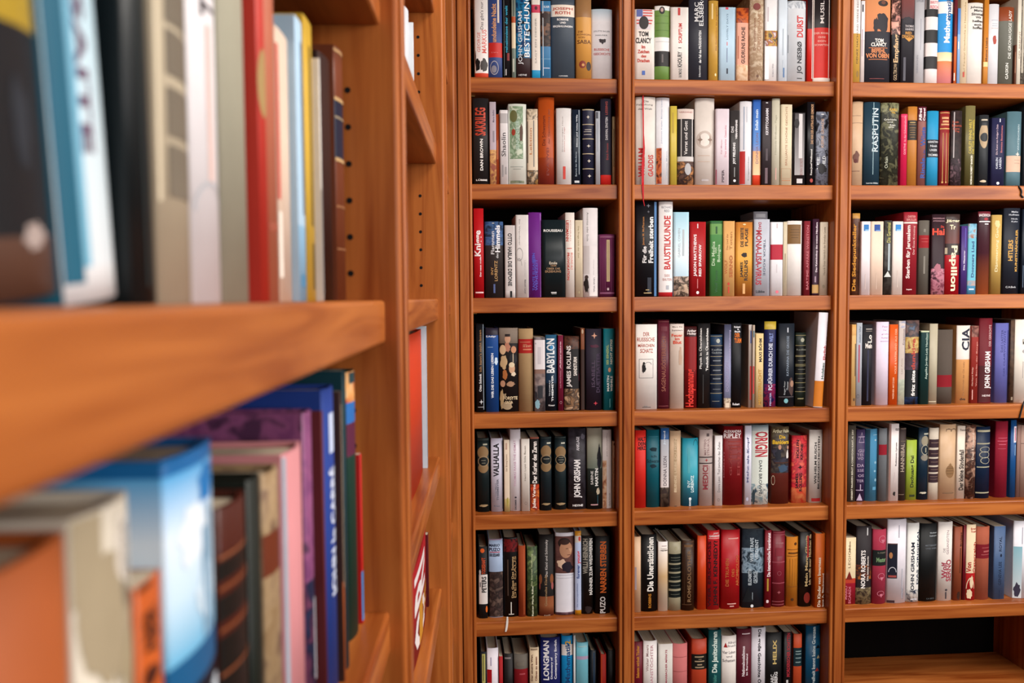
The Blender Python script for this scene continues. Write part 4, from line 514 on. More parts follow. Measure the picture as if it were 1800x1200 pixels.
# the left bookcase, in photograph pixels; x at the foot of each spine, top at its far edge
BOOKS['L1U'] = r'''
-60 103 -260 14171c L=-6|-260-105:a88c28;440-520:5a4034|#blob@170,350,20,60,2a3038;#blob@415,465,20,75,a89a94|nearest black book with yellow upper spine
112 206 -260 2c7088 L=-6|-260-480:a8d0e0>d4dce0;480-520:d8dcde|#rect@-260,505,113,136,1c6078;#rect@-260,480,136,146,7cb4cc;*SAITE@45,300,146,166,6a5068,d|leaning white and turquoise book with plum letters
208 271 -260 10191c L=-1.5||#rect@-260,505,232,238,1c2a2c|broad black-green book
272 336 -200 b3a68f||#rect@-100,-20,286,333,756c5e;#rect@-5,75,286,333,756c5e;#rect@85,160,286,333,756c5e;#rect@180,260,286,333,756c5e;#rect@275,360,286,333,756c5e;#rect@-120,370,274,278,cfc2a8|beige cloth volume with five taupe panels
338 388 -200 dcd8da||*HELL@-60,60,352,374,4a4448,d;#rect@70,330,358,366,dcc0b8;#arc@330,440,340,384,b0b0b4|white jacketed book with faint pink line
391 437 -200 9a9684|||plain putty-grey cloth book
439 468 -200 b43428||#oval@95,215,432,462,a88c5c|red book with a tan oval
470 489 -200 b06850||#rect@395,410,472,487,9a5440|dusty salmon hardback
492 514 72 d9c2ae||#rect@100,360,492,496,c8584c;#rect@380,490,492,497,e8e0d4|cream paperback shorter than its neighbours
517 539 44 a9c4d8|400-520:88b0cc|#rect@80,380,531,535,4a6078;#blob@480,510,520,536,4a84a8|pale blue paperback with a blue mark low down
541 556 47 c8a43a||#rect@90,400,549,552,5a4a24;#rect@430,510,550,553,5a4a24|slim yellow paperback
557 562 95 d4cfc8||#rect@330,520,557,562,8a8480|thin white pamphlet
565 585 118 2e1008|||deep brown plain book
588 606 100 6e3820|190-290:1c2238|#rect@104,110,588,606,b08c64;#rect@186,192,588,606,b8986c;#rect@218,222,588,606,8a7c68;#rect@288,294,588,606,b8986c;#rect@368,372,588,606,8a5c3c;#rect@440,443,588,606,8a5c3c|brown leather volume with a navy label and gold rules
'''
BOOKS['L1D'] = r'''
-90 118 934 a05426|||plain terracotta-brown book, nearest on its shelf
124 230 862 cfc6b6|| #rect@800,1000,124,160,a4967c;#blob@900,1150,128,200,a4967c;#blob@985,1180,160,230,a4967c;#blob@870,1010,176,226,d8d0c4;#tri@1160,1240,190,230,c8963c,u;*SCHÜLERDUDEN@905,1045,196,218,5a5450,d;#blob@1080,1200,186,228,a89a7c|cream and taupe book with small downward capitals
236 284 1000 b4561c||*ABER@1045,1125,248,272,3a1c10,u;#oval@1000,1012,240,266,4a2818;#blob@1140,1180,244,274,4a2010|short orange paperback with dark letters
288 378 768 1c5c94 W=1|768-795:1c6ca8;795-1085:5aace0>d8e6f2>c4dcec>6ab0d4;1085-1140:1c5c88;1140-1300:0c1c2c|#blob@790,870,330,378,2078b8;#blob@840,960,300,350,dfe8f0;#blob@960,1060,320,372,cfe0ec;#rect@870,1080,352,362,7a9cb4;#rect@900,1080,338,348,8aacc4;#blob@1150,1260,350,378,c8d0d8|glossy blue book with a white cloud cover
384 434 860 4a1e14|945-975:1a1614;1000-1040:1a1614;1065-1110:1a1614;1130-1180:1a1614|#rect@935,940,384,434,8a5438;#rect@984,990,384,434,7a4428;#rect@1050,1056,384,434,7a4428;#rect@1120,1126,384,434,7a4428|brown leather volume with dark panels
438 460 830 141c16|||dark green-black hardback
464 492 815 8a7050~a08868~6a5040|915-985:6a3018|#rect@820,1190,488,492,8a98a8|mottled tan book with a russet patch
496 534 775 c8888c||#rect@780,1200,496,500,9aa8b4|pink book with a grey-blue edge
538 552 718 74406a~8a5078~50304c|1005-1200:2a3858~1a2440~6a3c58|#rect@1040,1180,545,548,c8c8d0|purple floral book above, navy below
554 568 722 5a1c20|||dark red plain hardback
571 591 675 1c3c88||*JOHN le CARRÉ@810,1030,576,586,d8e0f0,u;#rect@718,785,577,583,c8d4ec|royal blue hardback with white upward title
594 606 687 3a2018|1020-1140:a85828|#rect@710,1030,598,601,c8b498|brown paperback with fine cream letters
609 613 650 0e3a44|||thin deep teal book
615 628 648 0f3a30|648-700:c8b090~d8a060~a83c30;700-735:2c6cb0;735-790:5a2440|#rect@650,668,617,626,2a4a50|dark green hardback with a colourful picture on top
632 640 796 b41c1c|1000-1085:1c84c0||thin red book with a blue foot
'''
BOOKS['L2A'] = r'''
712 717 28 d0d4da|||first pale grey hardback
717.4 722 22 d8dce0||#rect@30,120,719,720,9aa0a8|second pale grey hardback with a thin line
'''
BOOKS['L2B'] = r'''
708 714 330 dcd6d4|||white book mostly hidden behind the upright
'''
BOOKS['L2C'] = r'''
712 743 578 c23c16 d=30|||wide plain orange-red book standing face out
745 752 573 c4d4de||#rect@575,800,745,746,7a9cb8|thin white-blue book beside the orange one
'''
BOOKS['L2D'] = r'''
722 750 925 98101c d=32|| *ORI@940,1060,726,744,e8e0e0,u;#rect@1000,1060,732,738,c89030;*TE@1005,1045,741,747,c89030,u;#rect@1085,1105,741,746,c87080|red face-out book with white and yellow letters
751 755 935 5a0c18|||thin dark red book behind the lettered one
'''
BOOKS['L3C'] = r'''
786 792 735 98181c|||narrow red book deep in the far bay
'''
# ---------------------------------------------------------------- books
Z_SH = {}
LABELS = set()
def spine_y(u, bulge): return -bulge * (1 - (2 * u - 1) ** 2)
def make_book(fr, comp, line, zs, conv, rec0, group, place, state, left=False):
    head, bands, prints, look = line.split('|', 3)
    tk = head.split(); zx0, zx1, zyt = float(tk[0]), float(tk[1]), float(tk[2]); base = tk[3]
    opt = dict(t.split('=') for t in tk[4:])
    rng = random.Random(comp + look)
    rec = float(opt['r']) / 1000 if 'r' in opt else rec0 + rng.uniform(-0.003, 0.004)
    hard = ('paperback' not in look) and ('leaflet' not in look) and ('booklet' not in look) and ('thin' not in look)
    yb = conv['yb']
    P = lambda zx, zy: (conv['ox'] + zx / conv['s'], conv['oy'] + zy / conv['s'])
    xa = fr.hit(*P(zx0, yb), rec)[0]; xb = fr.hit(*P(zx1, yb), rec)[0]
    if left:
        bb = min(0.0035, 0.12 * (xb - xa)) if hard else 0.0006
        xa = fr.hit(*P(zx0, yb), rec + bb)[0]; xb = fr.hit(*P(zx1, yb), rec + bb)[0]
    xa = max(xa, state.get('lo', -9)); xb = min(xb, state.get('hi', 99))
    if 'r' not in opt:
        xa = max(xa, state.get('x', -9) + 0.0003); state['x'] = xb
    zr = zx1 if left else (zx0 + zx1) / 2
    def Zof(zy):                                   # height on the spine of a mark seen at this row of the photograph
        q = zr
        if left:
            for _ in range(4):
                a = fr.hit(*P(q, zy), rec)[0]; b = fr.hit(*P(q + 1, zy), rec)[0]
                q += (xb - a) / (b - a)
        return fr.hit(*P(q, zy), rec)[1] - zs
    h = Zof(zyt); w = max(xb - xa, 0.003)
    h = min(h, conv['hmax'])
    d = float(opt['d']) / 1000 if 'd' in opt else (min(0.155, 0.70 * h) if hard else min(0.135, 0.64 * h))
    bulge = min(0.0055, 0.13 * w) if hard else min(0.0012, 0.04 * w)
    if 'cloth' in look or 'volume' in look: bulge = min(0.007, 0.17 * w)
    if left: bulge = min(0.0035, 0.12 * w) if hard else 0.0006
    t = min(0.0024 if hard else 0.0006, w * 0.2)
    lean = float(opt.get('L', rng.uniform(-0.25, 0.25) * 0))
    ang = math.radians(lean)
    px = xb if lean > 0 else xa
    root = empty('book', fr.world(px, rec, zs + 0.0002), 0)
    root.rotation_euler = (Matrix.Rotation(fr.ang, 3, 'Z') @ Matrix.Rotation(ang, 3, 'Y')).to_euler()
    X0 = xa - px
    if lean: w = w * math.cos(ang) - 0.0006; X0 = X0 if lean < 0 else -w
    # cover: a bent sheet, spine outline in front, boards to the back
    rough = rng.choice([0.38, 0.45, 0.52, 0.6]) if 'cloth' not in look else 0.8
    n = 12 if hard else 6
    outer = [(X0, d)] + [(X0 + w * u, bulge + spine_y(u, bulge)) for u in [i / n for i in range(n + 1)]] + [(X0 + w, d)]
    inner = [(X0 + t, d)] + [(X0 + t + (w - 2 * t) * u, bulge + spine_y(u, bulge) + t) for u in [i / n for i in range(n + 1)]] + [(X0 + w - t, d)]
    cuts = {0.0: None, h: None}
    bl = []
    for b in bands.split(';'):
        b = b.strip()
        if not b: continue
        r, c = b.split(':'); sgn = r[0] == '-'; q = r.lstrip('-').split('-', 1)
        a0 = float(q[0]) * (-1 if sgn else 1); a1 = float(q[1])
        z1 = min(max(Zof(a0), 0), h); z0 = min(max(Zof(a1), 0), h)
        if a1 >= yb - 14: z0 = 0.0
        if z1 - z0 < 1e-4: continue
        if h - z1 < 0.002: z1 = h
        bl.append((z0, z1, c)); cuts[z0] = cuts[z1] = None
    zl = sorted(cuts); zl = [z for i, z in enumerate(zl) if i == 0 or z - zl[i - 1] > 1e-5]
    mb = MB(); N = len(outer)
    mbase = paint(base, 0, h, rough)
    ks = [mb.add([(x, y, z) for x, y in outer + inner]) for z in zl]
    for i in range(len(zl) - 1):
        zm = (zl[i] + zl[i + 1]) / 2; m = mbase
        for z0, z1, c in bl:
            if z0 < zm < z1: m = paint(c, z0, z1, rough)
        A, B = ks[i], ks[i + 1]
        for j in range(N - 1):
            wrap = 1 <= j <= N - 3
            mm = m if (wrap or 'black and white' in look or 'W' in opt) else mbase
            mb.face([A + j, A + j + 1, B + j + 1, B + j], mm, wrap)
            mb.face([B + N + j, B + N + j + 1, A + N + j + 1, A + N + j], mbase)
        mb.face([A, B, B + N, A + N], mbase); mb.face([A + 2 * N - 1, B + 2 * N - 1, B + N - 1, A + N - 1], mbase)
    for K, fl in ((ks[0], True), (ks[-1], False)):
        for j in range(N - 1):
            q = [K + j, K + j + 1, K + N + j + 1, K + N + j]
            mb.face(q[::-1] if fl else q, mbase)
    mb.build('cover', root)
    # page block, set in from the boards on a hardback
    pg = MB(); ins = 0.0035 if hard else 0.0002
    e = 0.0001
    pin = [(x + (e if i < N / 2 else -e), y + e) for i, (x, y) in enumerate(inner)]
    pin[0] = (inner[0][0] + e, d - ins); pin[-1] = (inner[-1][0] - e, d - ins)
    pg.prism(pin, 'z', ins, h - ins, M_PAGE)
    pg.build('page_block', root)
    # lettering and printed marks on the spine, one painted highlight stripe among them
    lm = MB(); lay = 0
    for ent in prints.split(';'):
        ent = ent.strip(' ') if ent.strip(' ') else ''
        if '@' not in ent: continue
        body, par = ent.rsplit('@', 1); q = par.split(',')
        if 'x' in q[4:]: continue
        y0, y1, x0, x1 = map(float, q[:4]); c = q[4]; dr = q[5] if len(q) > 5 else 'h'
        u0, u1 = (x0 - zx0) / (zx1 - zx0), (x1 - zx0) / (zx1 - zx0)
        z1, z0 = Zof(y0), Zof(y1)
        u0, u1 = max(u0, 0.015), min(u1, 0.985); z0 = max(z0, 0.0008); z1 = min(z1, h - 0.0005)
        if u1 - u0 < 0.004 or z1 - z0 < 0.0003: continue
        if body[0] == '#':
            vs, fs = shape(body[1:].split(' ')[0], look + body + par)
            if dr == 'd': vs = [(x, 1 - y) for x, y in vs]
            uv = vs
        else:
            bold = body[0] == '*'
            vs, fs = text_mesh(body.strip('*').strip(), bold)
            if not vs: continue
            uv = [(1 - y, x) for x, y in vs] if dr == 'u' else ([(y, 1 - x) for x, y in vs] if dr == 'd' else vs)
        off = 0.00025 + lay * 0.00004; lay += 1
        pts = []
        for a, b in uv:
            u = u0 + (u1 - u0) * a
            u = min(max(u, 0.0), 1.0)
            pts.append((X0 + w * u, -off, z0 + (z1 - z0) * b))
        k = lm.add(pts); m = paint(c, z0, z1, 0.5)
        for f in fs:
            f = list(f)
            a, b_, c_ = (Vector(pts[i]) for i in f[:3])
            if (b_ - a).cross(c_ - a).y > 0: f = f[::-1]
            lm.face([k + i for i in f], m)
    if lm.f:
        lo_ = lm.build('spine_lettering', root)
        bm = bmesh.new(); bm.from_mesh(lo_.data)          # cut along the facets of the spine, then bend the print onto them
        for i in range(1, n):
            bmesh.ops.bisect_plane(bm, geom=bm.verts[:] + bm.edges[:] + bm.faces[:], plane_co=(X0 + w * i / n, 0, 0), plane_no=(1, 0, 0), dist=1e-7)
        for v in bm.verts:
            u = min(max((v.co.x - X0) / w, 0), 1) * n; i = min(int(u), n - 1); f_ = u - i
            v.co.y += bulge + spine_y(i / n, bulge) * (1 - f_) + spine_y((i + 1) / n, bulge) * f_
        bm.to_mesh(lo_.data); bm.free()
    lab = '%s, %s' % (look.strip(), place)
    assert lab not in LABELS, lab
    assert 4 <= len(lab.replace(',', '').split()) <= 16, lab
    LABELS.add(lab)
    tag(root, lab, 'book', group)
    return root, xa, xb, h, d

# shelf tops, read on the shelf fronts at the left end of each row
SF = 0.018                                     # shelf fronts sit this far behind the faces of the uprights
rows = {1: 135, 2: 323.3, 3: 523.7, 4: 727.5, 5: 906, 6: 1094}
for r, y in rows.items(): Z_SH[r] = WALL.hit(838, y, SF)[1]
Z_SH[7] = Z_SH[6] - 0.27; Z_SH[0] = Z_SH[1] + 0.285
T = 0.038
ORG = {1: (0, 812, 650, 782), 2: (160, 982, 782, 908), 3: (340, 1045, 858, 965), 4: (550, 1035, 860, 925),
       5: (740, 955, 800, 850), 6: (920, 1000, 795, 945), 7: (1080, 700, 600, 600)}
NTH = {1: 'top', 2: 'second', 3: 'third', 4: 'fourth', 5: 'fifth', 6: 'sixth', 7: 'bottom'}
CN = {1: 'left column', 2: 'middle column', 3: 'right column'}
oy2 = {1: 0, 2: 160, 3: 340, 4: 540, 5: 730, 6: 910, 7: 1070}
oy3 = {1: 0, 2: 160, 3: 340, 4: 540, 5: 720, 6: 890}
REC = {1: 0.034, 2: 0.034, 3: 0.034, 4: 0.046, 5: 0.050, 6: 0.044, 7: 0.046}
info = []
H = lambda px: WALL.hit(px, 522, 0.0)[0]
UP = [(H(800), H(832)), (H(1088.3), H(1116.5)), (H(1467), H(1495.7)), (H(1495.7) + 0.60, H(1495.7) + 0.641)]
for key in sorted(k for k in BOOKS if k[0] == 'C'):
    c, r = int(key[1]), int(key[3])
    if c == 1: cv = dict(ox=820, oy=ORG[r][0], s=6.0 if r != 3 else 5.7143, yb=ORG[r][1])
    elif c == 2: cv = dict(ox=1100, oy=oy2[r], s=4.7368, yb=ORG[r][2])
    else: cv = dict(ox=1470, oy=oy3[r], s=5.4545, yb=ORG[r][3])
    cv['hmax'] = Z_SH[r - 1] - T - Z_SH[r] - 0.003
    st = {'lo': UP[c - 1][1] + 0.001, 'hi': UP[c][0] - 0.001} if c < 3 else {'lo': UP[2][1] + 0.001}
    for line in BOOKS[key].strip().split('\n'):
        info.append((key,) + make_book(WALL, key, line.strip(' '), Z_SH[r], cv, REC[r],
                     'books on the %s shelf of the %s' % (NTH[r], CN[c]), '%s shelf, %s' % (NTH[r], CN[c]), st)[1:] + (line[-40:],))

# ---------------------------------------------------------------- bookcase pieces
def upright_profile(x0, x1, depth, bead=0.009):
    """plan outline of an upright: rounded beads and a shallow groove along both front corners"""
    p = [(x0, depth)]
    def arc(cx, cy, r, a0, a1, n=6): return [(cx + r * math.cos(math.radians(a0 + (a1 - a0) * i / n)), cy + r * math.sin(math.radians(a0 + (a1 - a0) * i / n))) for i in range(n + 1)]
    b = bead
    p += arc(x0 + b / 2, b / 2 + 0.003, b / 2, 180, 360, 8)
    p += [(x0 + b + 0.0004, 0.006), (x0 + b + 0.002, 0.006), (x0 + b + 0.0025, 0.0012), (x0 + b + 0.004, 0.0)]
    p += [(x1 - b - 0.004, 0.0), (x1 - b - 0.0025, 0.0012), (x1 - b - 0.002, 0.006), (x1 - b - 0.0004, 0.006)]
    p += arc(x1 - b / 2, b / 2 + 0.003, b / 2, 180, 360, 8)
    p += [(x1, depth)]
    return p
def upright(parent, x0, x1, depth, z0, z1, holes=(), ylines=(0.06, 0.22), y0=0.0):
    mb = MB(); pr = [(x, y + y0) for x, y in upright_profile(x0, x1, depth - y0)]
    mb.prism(pr, 'z', z0, z1, M_WZ)
    for side, zs_ in holes:                    # drilled peg holes for the movable shelves
        for yl in ylines:
            for z in zs_:
                x = x0 if side == 'l' else x1; e = -0.0003 if side == 'l' else 0.0003
                pts = [(x + e, yl + 0.0028 * math.cos(2 * PI * i / 10), z + 0.0028 * math.sin(2 * PI * i / 10)) for i in range(10)]
                k = mb.add(pts); mb.face([k + i for i in range(10)][::(1 if side == 'r' else -1)], M_HOLE)
    return mb.build('upright', parent)
def shelf(parent, x0, x1, ztop, depth, y0=SF, t=T):
    r = 0.003
    prof = [(depth, ztop - t), (depth, ztop)]
    prof += [(y0 + r, ztop), (y0 + r * 0.3, ztop - r * 0.3), (y0, ztop - r), (y0, ztop - t + r), (y0 + r * 0.3, ztop - t + r * 0.3), (y0 + r, ztop - t)]
    mb = MB(); mb.prism(prof, 'x', x0, x1, M_WX)
    return mb.build('shelf', parent)
def pins(parent, x0, x1, ztop, y=0.05, t=T):
    for x, s in ((x0, 1), (x1, -1)):
        mb = MB(); a, b = sorted((x, x + s * 0.010))
        mb.box(a, b, y, y + 0.006, ztop - t - 0.0022, ztop - t - 0.0002, M_BRASS)
        mb.build('shelf_pin', parent)

D_IN = 0.275
# back bookcase
bc = empty('bookcase', (0, 0, 0))
tag(bc, 'cherry-wood bookcase filling the far wall, three columns of shelves', 'bookcase')
TOPZ = 2.46
for a, b in UP: upright(bc, a, b, D_IN, 0.0, TOPZ)
for i in range(3):
    x0, x1 = UP[i][1] + 0.0003, UP[i + 1][0] - 0.0003
    for r in range(0, 8):
        z = Z_SH[r]
        if i == 2 and r == 7: z = EYE - 1.075
        shelf(bc, x0, x1, z, D_IN - 0.012)
        if r in (1, 3, 4): pins(bc, x0, x1, z)
    shelf(bc, x0, x1, 0.10, D_IN - 0.012); shelf(bc, x0, x1, TOPZ, D_IN - 0.012)
    mb = MB(); mb.box(x0, x1, 0.04, 0.055, 0.0, 0.061, M_WX); mb.build('plinth', bc)
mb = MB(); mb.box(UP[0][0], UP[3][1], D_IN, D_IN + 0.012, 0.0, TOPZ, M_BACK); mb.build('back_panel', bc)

# left bookcase, standing at a right angle along the left wall
lb = empty('bookcase', LEFT.world(0, 0, 0), LEFT.ang)
tag(lb, 'cherry-wood bookcase along the left wall, its near shelf out of focus', 'bookcase')
zm = EYE - 0.002
SE = (0.0 - LEFT.o.y) / LEFT.x.y             # where its front line would meet the far bookcase
U = [(-0.16, -0.115), (0.735, 0.780), (1.490, 1.535), (SE - 0.075, SE - 0.012)]
zU = [[zm + 0.54, zm + 0.278, zm, zm - 0.282, zm - 0.55, zm - 0.82, zm - 1.09],
      [zm + 0.543, zm + 0.279, zm, zm - 0.287, zm - 0.531, zm - 0.80, zm - 1.07],
      [zm + 0.54, zm + 0.284, zm - 0.001, zm - 0.287, zm - 0.539, zm - 0.80, zm - 1.07]]
hl = [zm + 0.26 - 0.032 * i for i in range(0, 1)]
def hole_rows(zs_):
    out = []
    for a in zs_: out += [a + 0.024 + 0.032 * k for k in range(6)]
    return out
for i, (a, b) in enumerate(U):
    hs = []
    if i > 0: hs.append(('l', hole_rows(zU[i - 1])))
    upright(lb, a, b, D_IN, 0.0, TOPZ, hs, ylines=(0.0475, 0.22))
for i in range(3):
    x0, x1 = U[i][1] + 0.0003, U[i + 1][0] - 0.0003
    for z in zU[i]: shelf(lb, x0, x1, z, D_IN - 0.012)
    shelf(lb, x0, x1, 0.10, D_IN - 0.012); shelf(lb, x0, x1, TOPZ, D_IN - 0.012)
    mb = MB(); mb.box(x0, x1, 0.04, 0.055, 0.0, 0.061, M_WX); mb.build('plinth', lb)
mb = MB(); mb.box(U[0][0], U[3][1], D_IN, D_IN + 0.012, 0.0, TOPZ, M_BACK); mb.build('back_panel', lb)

LP = {'L1U': (0, 2, 510, 'near upper shelf, left bookcase'), 'L1D': (0, 3, 1100, 'near lower shelf, left bookcase'),
      'L2A': (1, 1, 130, 'high shelf, middle bay, left bookcase'), 'L2B': (1, 2, 500, 'upper shelf, middle bay, left bookcase'),
      'L2C': (1, 3, 800, 'shelf, middle bay, left bookcase'), 'L2D': (1, 4, 1100, 'low shelf, middle bay, left bookcase'),
      'L3C': (2, 3, 800, 'left bookcase')}
GR = {'L1U': 'books on the near upper shelf of the left bookcase', 'L1D': 'books on the near lower shelf of the left bookcase'}
for key in LP:
    bay, si, yb, place = LP[key]
    cv = dict(ox=0, oy=0, s=1.0, yb=yb, hmax=zU[bay][si - 1] - T - zU[bay][si] - 0.003)
    st = {'lo': U[bay][1] + 0.001, 'hi': U[bay + 1][0] - 0.001}
    for line in BOOKS[key].strip().split('\n'):
        info.append((key,) + make_book(LEFT, key, line.strip(' '), zU[bay][si], cv, {'L1U': 0.050, 'L1D': 0.036}.get(key, 0.034), GR.get(key, 'books in the far bays of the left bookcase'), place, st, True)[1:] + (line[-40:],))

# ---------------------------------------------------------------- small loose things
def ribbon(pts, wid, m, name, parent=None, org=None):
    """a thin woven band following points (x, y, z) on the wall frame"""
    mb = MB(); v = []; n = len(pts); th = 0.0004
    for j, (x, y, z) in enumerate(pts):
        k = wid[j] / 2; v += [(x - k, y, z), (x + k, y, z), (x + k, y + th, z + th), (x - k, y + th, z + th)]
    if org: v = [(a - org[0], b - org[1], c - org[2]) for a, b, c in v]
    mb.add(v)
    for j in range(n - 1):
        for q in range(4): mb.face([4 * j + q, 4 * j + (q + 1) % 4, 4 * j + 4 + (q + 1) % 4, 4 * j + 4 + q][::-1], m, False)
    mb.face([0, 1, 2, 3], m); mb.face([4 * n - 1, 4 * n - 2, 4 * n - 3, 4 * n - 4], m)
    return mb.build(name, parent)
def wp(px, py, y):
    x, z = WALL.hit(px, py, y); return (x, y, z)
books_by = {o['label']: o for o in bpy.data.objects if o.type == 'EMPTY' and 'label' in o}
red = next(o for l, o in books_by.items() if 'red ribbon bookmark' in l)
blk = next(o for l, o in books_by.items() if l.startswith('black hardback with gold letters and a red glow'))
m_red = paint('c01824', rough=0.6)
Lr = tuple(red.location)
r_ = ribbon([wp(1130.5, 166, 0.030), wp(1130.5, 190, 0.0245), wp(1131, 235, 0.0245), wp(1132, 260, 0.0245), wp(1130, 290, 0.0245), wp(1130, 321, 0.022), wp(1130, 326, 0.0155), wp(1130.5, 340, 0.0155), wp(1131, 352, 0.0170), wp(1133, 362, 0.0200)],
       [0.0035, 0.0035, 0.003, 0.005, 0.006, 0.006, 0.005, 0.004, 0.0025, 0.0015], m_red, 'ribbon_bookmark', red, Lr)
r_['label'] = 'red ribbon hanging over the shelf edge'
Lb = tuple(blk.location)
r_ = ribbon([wp(892, 1084, 0.040), wp(892, 1090, 0.024), wp(891.8, 1092.5, 0.0155), wp(891, 1100, 0.0155), wp(890, 1106, 0.0155), wp(889, 1110, 0.0160)],
       [0.004, 0.0045, 0.0055, 0.0055, 0.005, 0.004], paint('e4e0da', rough=0.6), 'ribbon_bookmark', blk, Lb)
r_['label'] = 'white ribbon hanging over the shelf edge'
# black straps hooked over two shelf fronts at the right edge of the photograph
m_bl, N_, L_, B_ = newmat('black_rubber', 0.35); B_.inputs['Base Color'].default_value = (0.01, 0.01, 0.012, 1)
def strap(pts, lab):
    cu = bpy.data.curves.new('cable', 'CURVE'); cu.dimensions = '3D'; cu.bevel_depth = 0.0021; cu.bevel_resolution = 3
    sp = cu.splines.new('NURBS'); sp.points.add(len(pts) - 1); sp.use_endpoint_u = True; sp.order_u = 3
    for p, q in zip(sp.points, pts): p.co = (*q, 1)
    cu.materials.append(m_bl); t_ = bpy.data.objects.new('t', cu); COL.objects.link(t_)
    me = bpy.data.meshes.new_from_object(t_); bpy.data.objects.remove(t_); o = link('cable', me)
    tag(o, lab, 'cable', 'black cables on the shelf fronts')
strap([wp(1786, 327, 0.030), wp(1789, 327, 0.022), wp(1792, 329, 0.0155), wp(1795, 333, 0.0155), wp(1796, 339, 0.0155), wp(1794, 343, 0.0155), wp(1799, 347, 0.0155)],
      'short black cable hooked over the second shelf front at the right edge')
strap([wp(1802, 703, 0.025), wp(1799, 708, 0.0155), wp(1797, 716, 0.0155), wp(1794, 726, 0.0155), wp(1792, 735, 0.0155)],
      'black cable draped down the fourth shelf front at the right edge')

# ---------------------------------------------------------------- room
m_wall, N_, L_, B_ = newmat('darkened_plaster', 0.8)  # unseen room surfaces, toned down to cut bounce light into the shelves
tc = N_.new('ShaderNodeTexCoord'); nn = N_.new('ShaderNodeTexNoise'); nn.inputs['Scale'].default_value = 30
rr = ramp_node(N_, [lin('8a7a68'), lin('988874')]); L_.new(tc.outputs['Object'], nn.inputs['Vector']); L_.new(nn.outputs['Fac'], rr.inputs['Fac']); L_.new(rr.outputs['Color'], B_.inputs['Base Color'])
m_floor = wood('parquet_floor', 'x', '3a2414', '54351f', 0.4)
def struct(name, parts, m):
    mb = MB()
    for p in parts: mb.box(*p, m)
    o = mb.build(name); o['kind'] = 'structure'; return o
X0r, X1r, Y0r, Y1r, HC = -1.2, 2.9, -DIST - 2.2, 0.30, 2.75
lw = [LEFT.world(-1.6, 0.36, 0), LEFT.world(SE + 0.4, 0.36, 0)]
struct('floor', [(X0r, X1r, Y0r, Y1r + 0.1, -0.1, 0.0)], m_floor)
struct('ceiling', [(X0r, X1r, Y0r, Y1r + 0.1, HC, HC + 0.1)], m_wall)
struct('wall_back', [(X0r, X1r, Y1r, Y1r + 0.1, 0, HC)], m_wall)
struct('wall_left', [(X0r - 0.1, X0r, Y0r, Y1r + 0.1, 0, HC)], m_wall)
# right wall and the wall behind the camera each have a window opening
W1 = (-2.6, -0.9, 1.3, 2.5)
struct('wall_right', [(X1r, X1r + 0.1, Y0r, W1[0], 0, HC), (X1r, X1r + 0.1, W1[1], Y1r + 0.1, 0, HC), (X1r, X1r + 0.1, W1[0], W1[1], 0, W1[2]), (X1r, X1r + 0.1, W1[0], W1[1], W1[3], HC)], m_wall)
W2 = (0.9, 2.8, 1.35, 2.55)
struct('wall_front', [(X0r, W2[0], Y0r - 0.1, Y0r, 0, HC), (W2[1], X1r, Y0r - 0.1, Y0r, 0, HC), (W2[0], W2[1], Y0r - 0.1, Y0r, 0, W2[2]), (W2[0], W2[1], Y0r - 0.1, Y0r, W2[3], HC)], m_wall)
fr_ = 0.05
struct('window_1', [(W2[0], W2[1], Y0r - 0.08, Y0r - 0.03, W2[2], W2[2] + fr_), (W2[0], W2[1], Y0r - 0.08, Y0r - 0.03, W2[3] - fr_, W2[3]), (W2[0], W2[0] + fr_, Y0r - 0.08, Y0r - 0.03, W2[2] + fr_, W2[3] - fr_), (W2[1] - fr_, W2[1], Y0r - 0.08, Y0r - 0.03, W2[2] + fr_, W2[3] - fr_), (1.825, 1.875, Y0r - 0.08, Y0r - 0.03, W2[2] + fr_, W2[3] - fr_)], m_wall)
struct('window_2', [(X1r + 0.03, X1r + 0.08, W1[0], W1[1], W1[2], W1[2] + fr_), (X1r + 0.03, X1r + 0.08, W1[0], W1[1], W1[3] - fr_, W1[3]), (X1r + 0.03, X1r + 0.08, W1[0], W1[0] + fr_, W1[2] + fr_, W1[3] - fr_), (X1r + 0.03, X1r + 0.08, W1[1] - fr_, W1[1], W1[2] + fr_, W1[3] - fr_)], m_wall)
def area(name, loc, target, sx, sy, power, col):
    l = bpy.data.lights.new(name, 'AREA'); l.shape = 'RECTANGLE'; l.size = sx; l.size_y = sy; l.energy = power; l.color = col
    o = bpy.data.objects.new(name, l); COL.objects.link(o); o.location = loc
    o.rotation_euler = (Vector(target) - Vector(loc)).to_track_quat('-Z', 'Y').to_euler()
    return o
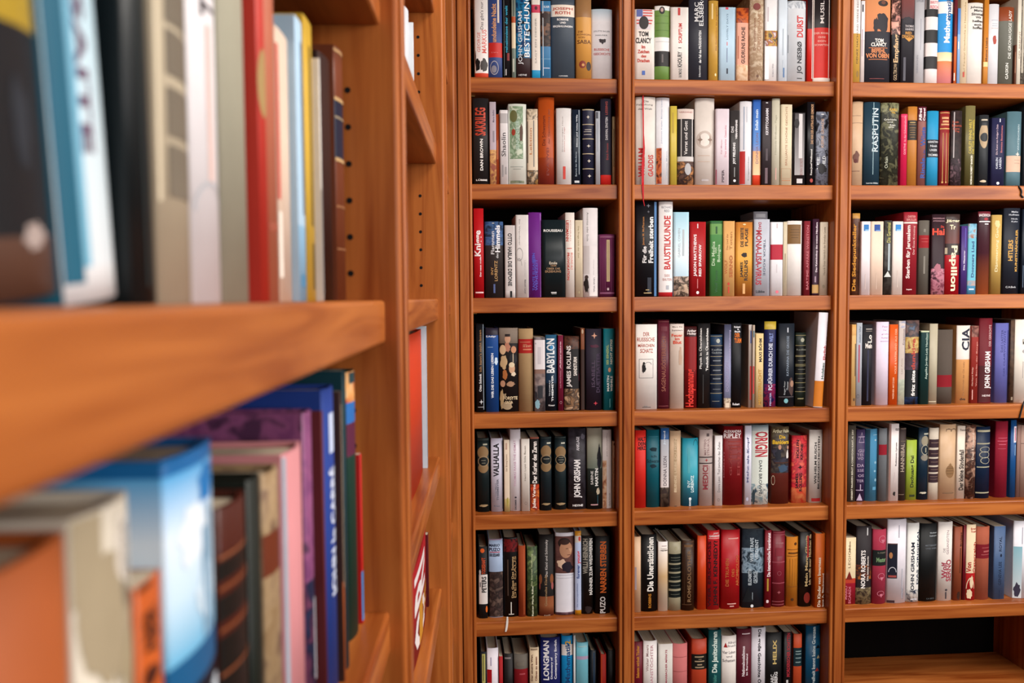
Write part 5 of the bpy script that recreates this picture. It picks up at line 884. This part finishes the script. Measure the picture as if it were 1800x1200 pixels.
area('window_daylight', ((W2[0] + W2[1]) / 2, Y0r + 0.02, (W2[2] + W2[3]) / 2), (0.6, 0, 1.4), 1.8, 1.05, L_FRONT, (1.0, 0.955, 0.93))
area('side_window_daylight', (X1r - 0.02, (W1[0] + W1[1]) / 2, 1.9), (0.4, -0.6, 1.4), 1.6, 1.1, L_SIDE, (1.0, 0.96, 0.94))
# flat ceiling lamps over the room
for lx, ly, lab in ((0.9, -1.3, 'round flat ceiling lamp nearer the left bookcase'), (2.0, -1.3, 'round flat ceiling lamp nearer the right wall')):
    lamp = empty('ceiling_lamp', (lx, ly, HC)); tag(lamp, lab, 'lamp', 'ceiling lamps')
    mb = MB(); mb.prism([(0.45 * math.cos(2 * PI * i / 32), 0.45 * math.sin(2 * PI * i / 32)) for i in range(32)], 'z', -0.03, -0.0005, m_wall); mb.build('lamp_base', lamp)
    ld = bpy.data.lights.new('lamp_light', 'AREA'); ld.shape = 'DISK'; ld.size = 0.9; ld.energy = L_LAMP; ld.color = (1, 0.94, 0.88)
    lo = bpy.data.objects.new('lamp_light', ld); COL.objects.link(lo); lo.location = (lx, ly, HC - 0.04)
w = bpy.data.worlds.new('World'); S.world = w; w.use_nodes = True
w.node_tree.nodes['Background'].inputs[0].default_value = (0.8, 0.85, 1, 1); w.node_tree.nodes['Background'].inputs[1].default_value = 0.6

# ---------------------------------------------------------------- camera
cd = bpy.data.cameras.new('camera'); cam = bpy.data.objects.new('camera', cd); COL.objects.link(cam)
rx = to_world(Vector((1, 0, 0))); dn = to_world(Vector((0, 1, 0)))
R = Matrix((rx, -dn, -fw)).transposed()
cam.matrix_world = Matrix.Translation(CAM) @ R.to_4x4()
cd.sensor_width = 36; cd.lens = F / 1800 * 36; cd.clip_start = 0.01
cd.dof.use_dof = True; cd.dof.focus_distance = 2.08; cd.dof.aperture_fstop = cd.lens / 1000 / 0.0045
S.camera = cam
S.view_settings.view_transform = 'Standard'; S.view_settings.look = 'None'; S.view_settings.gamma = 1; S.view_settings.exposure = EXPO
S.view_settings.use_curve_mapping = False
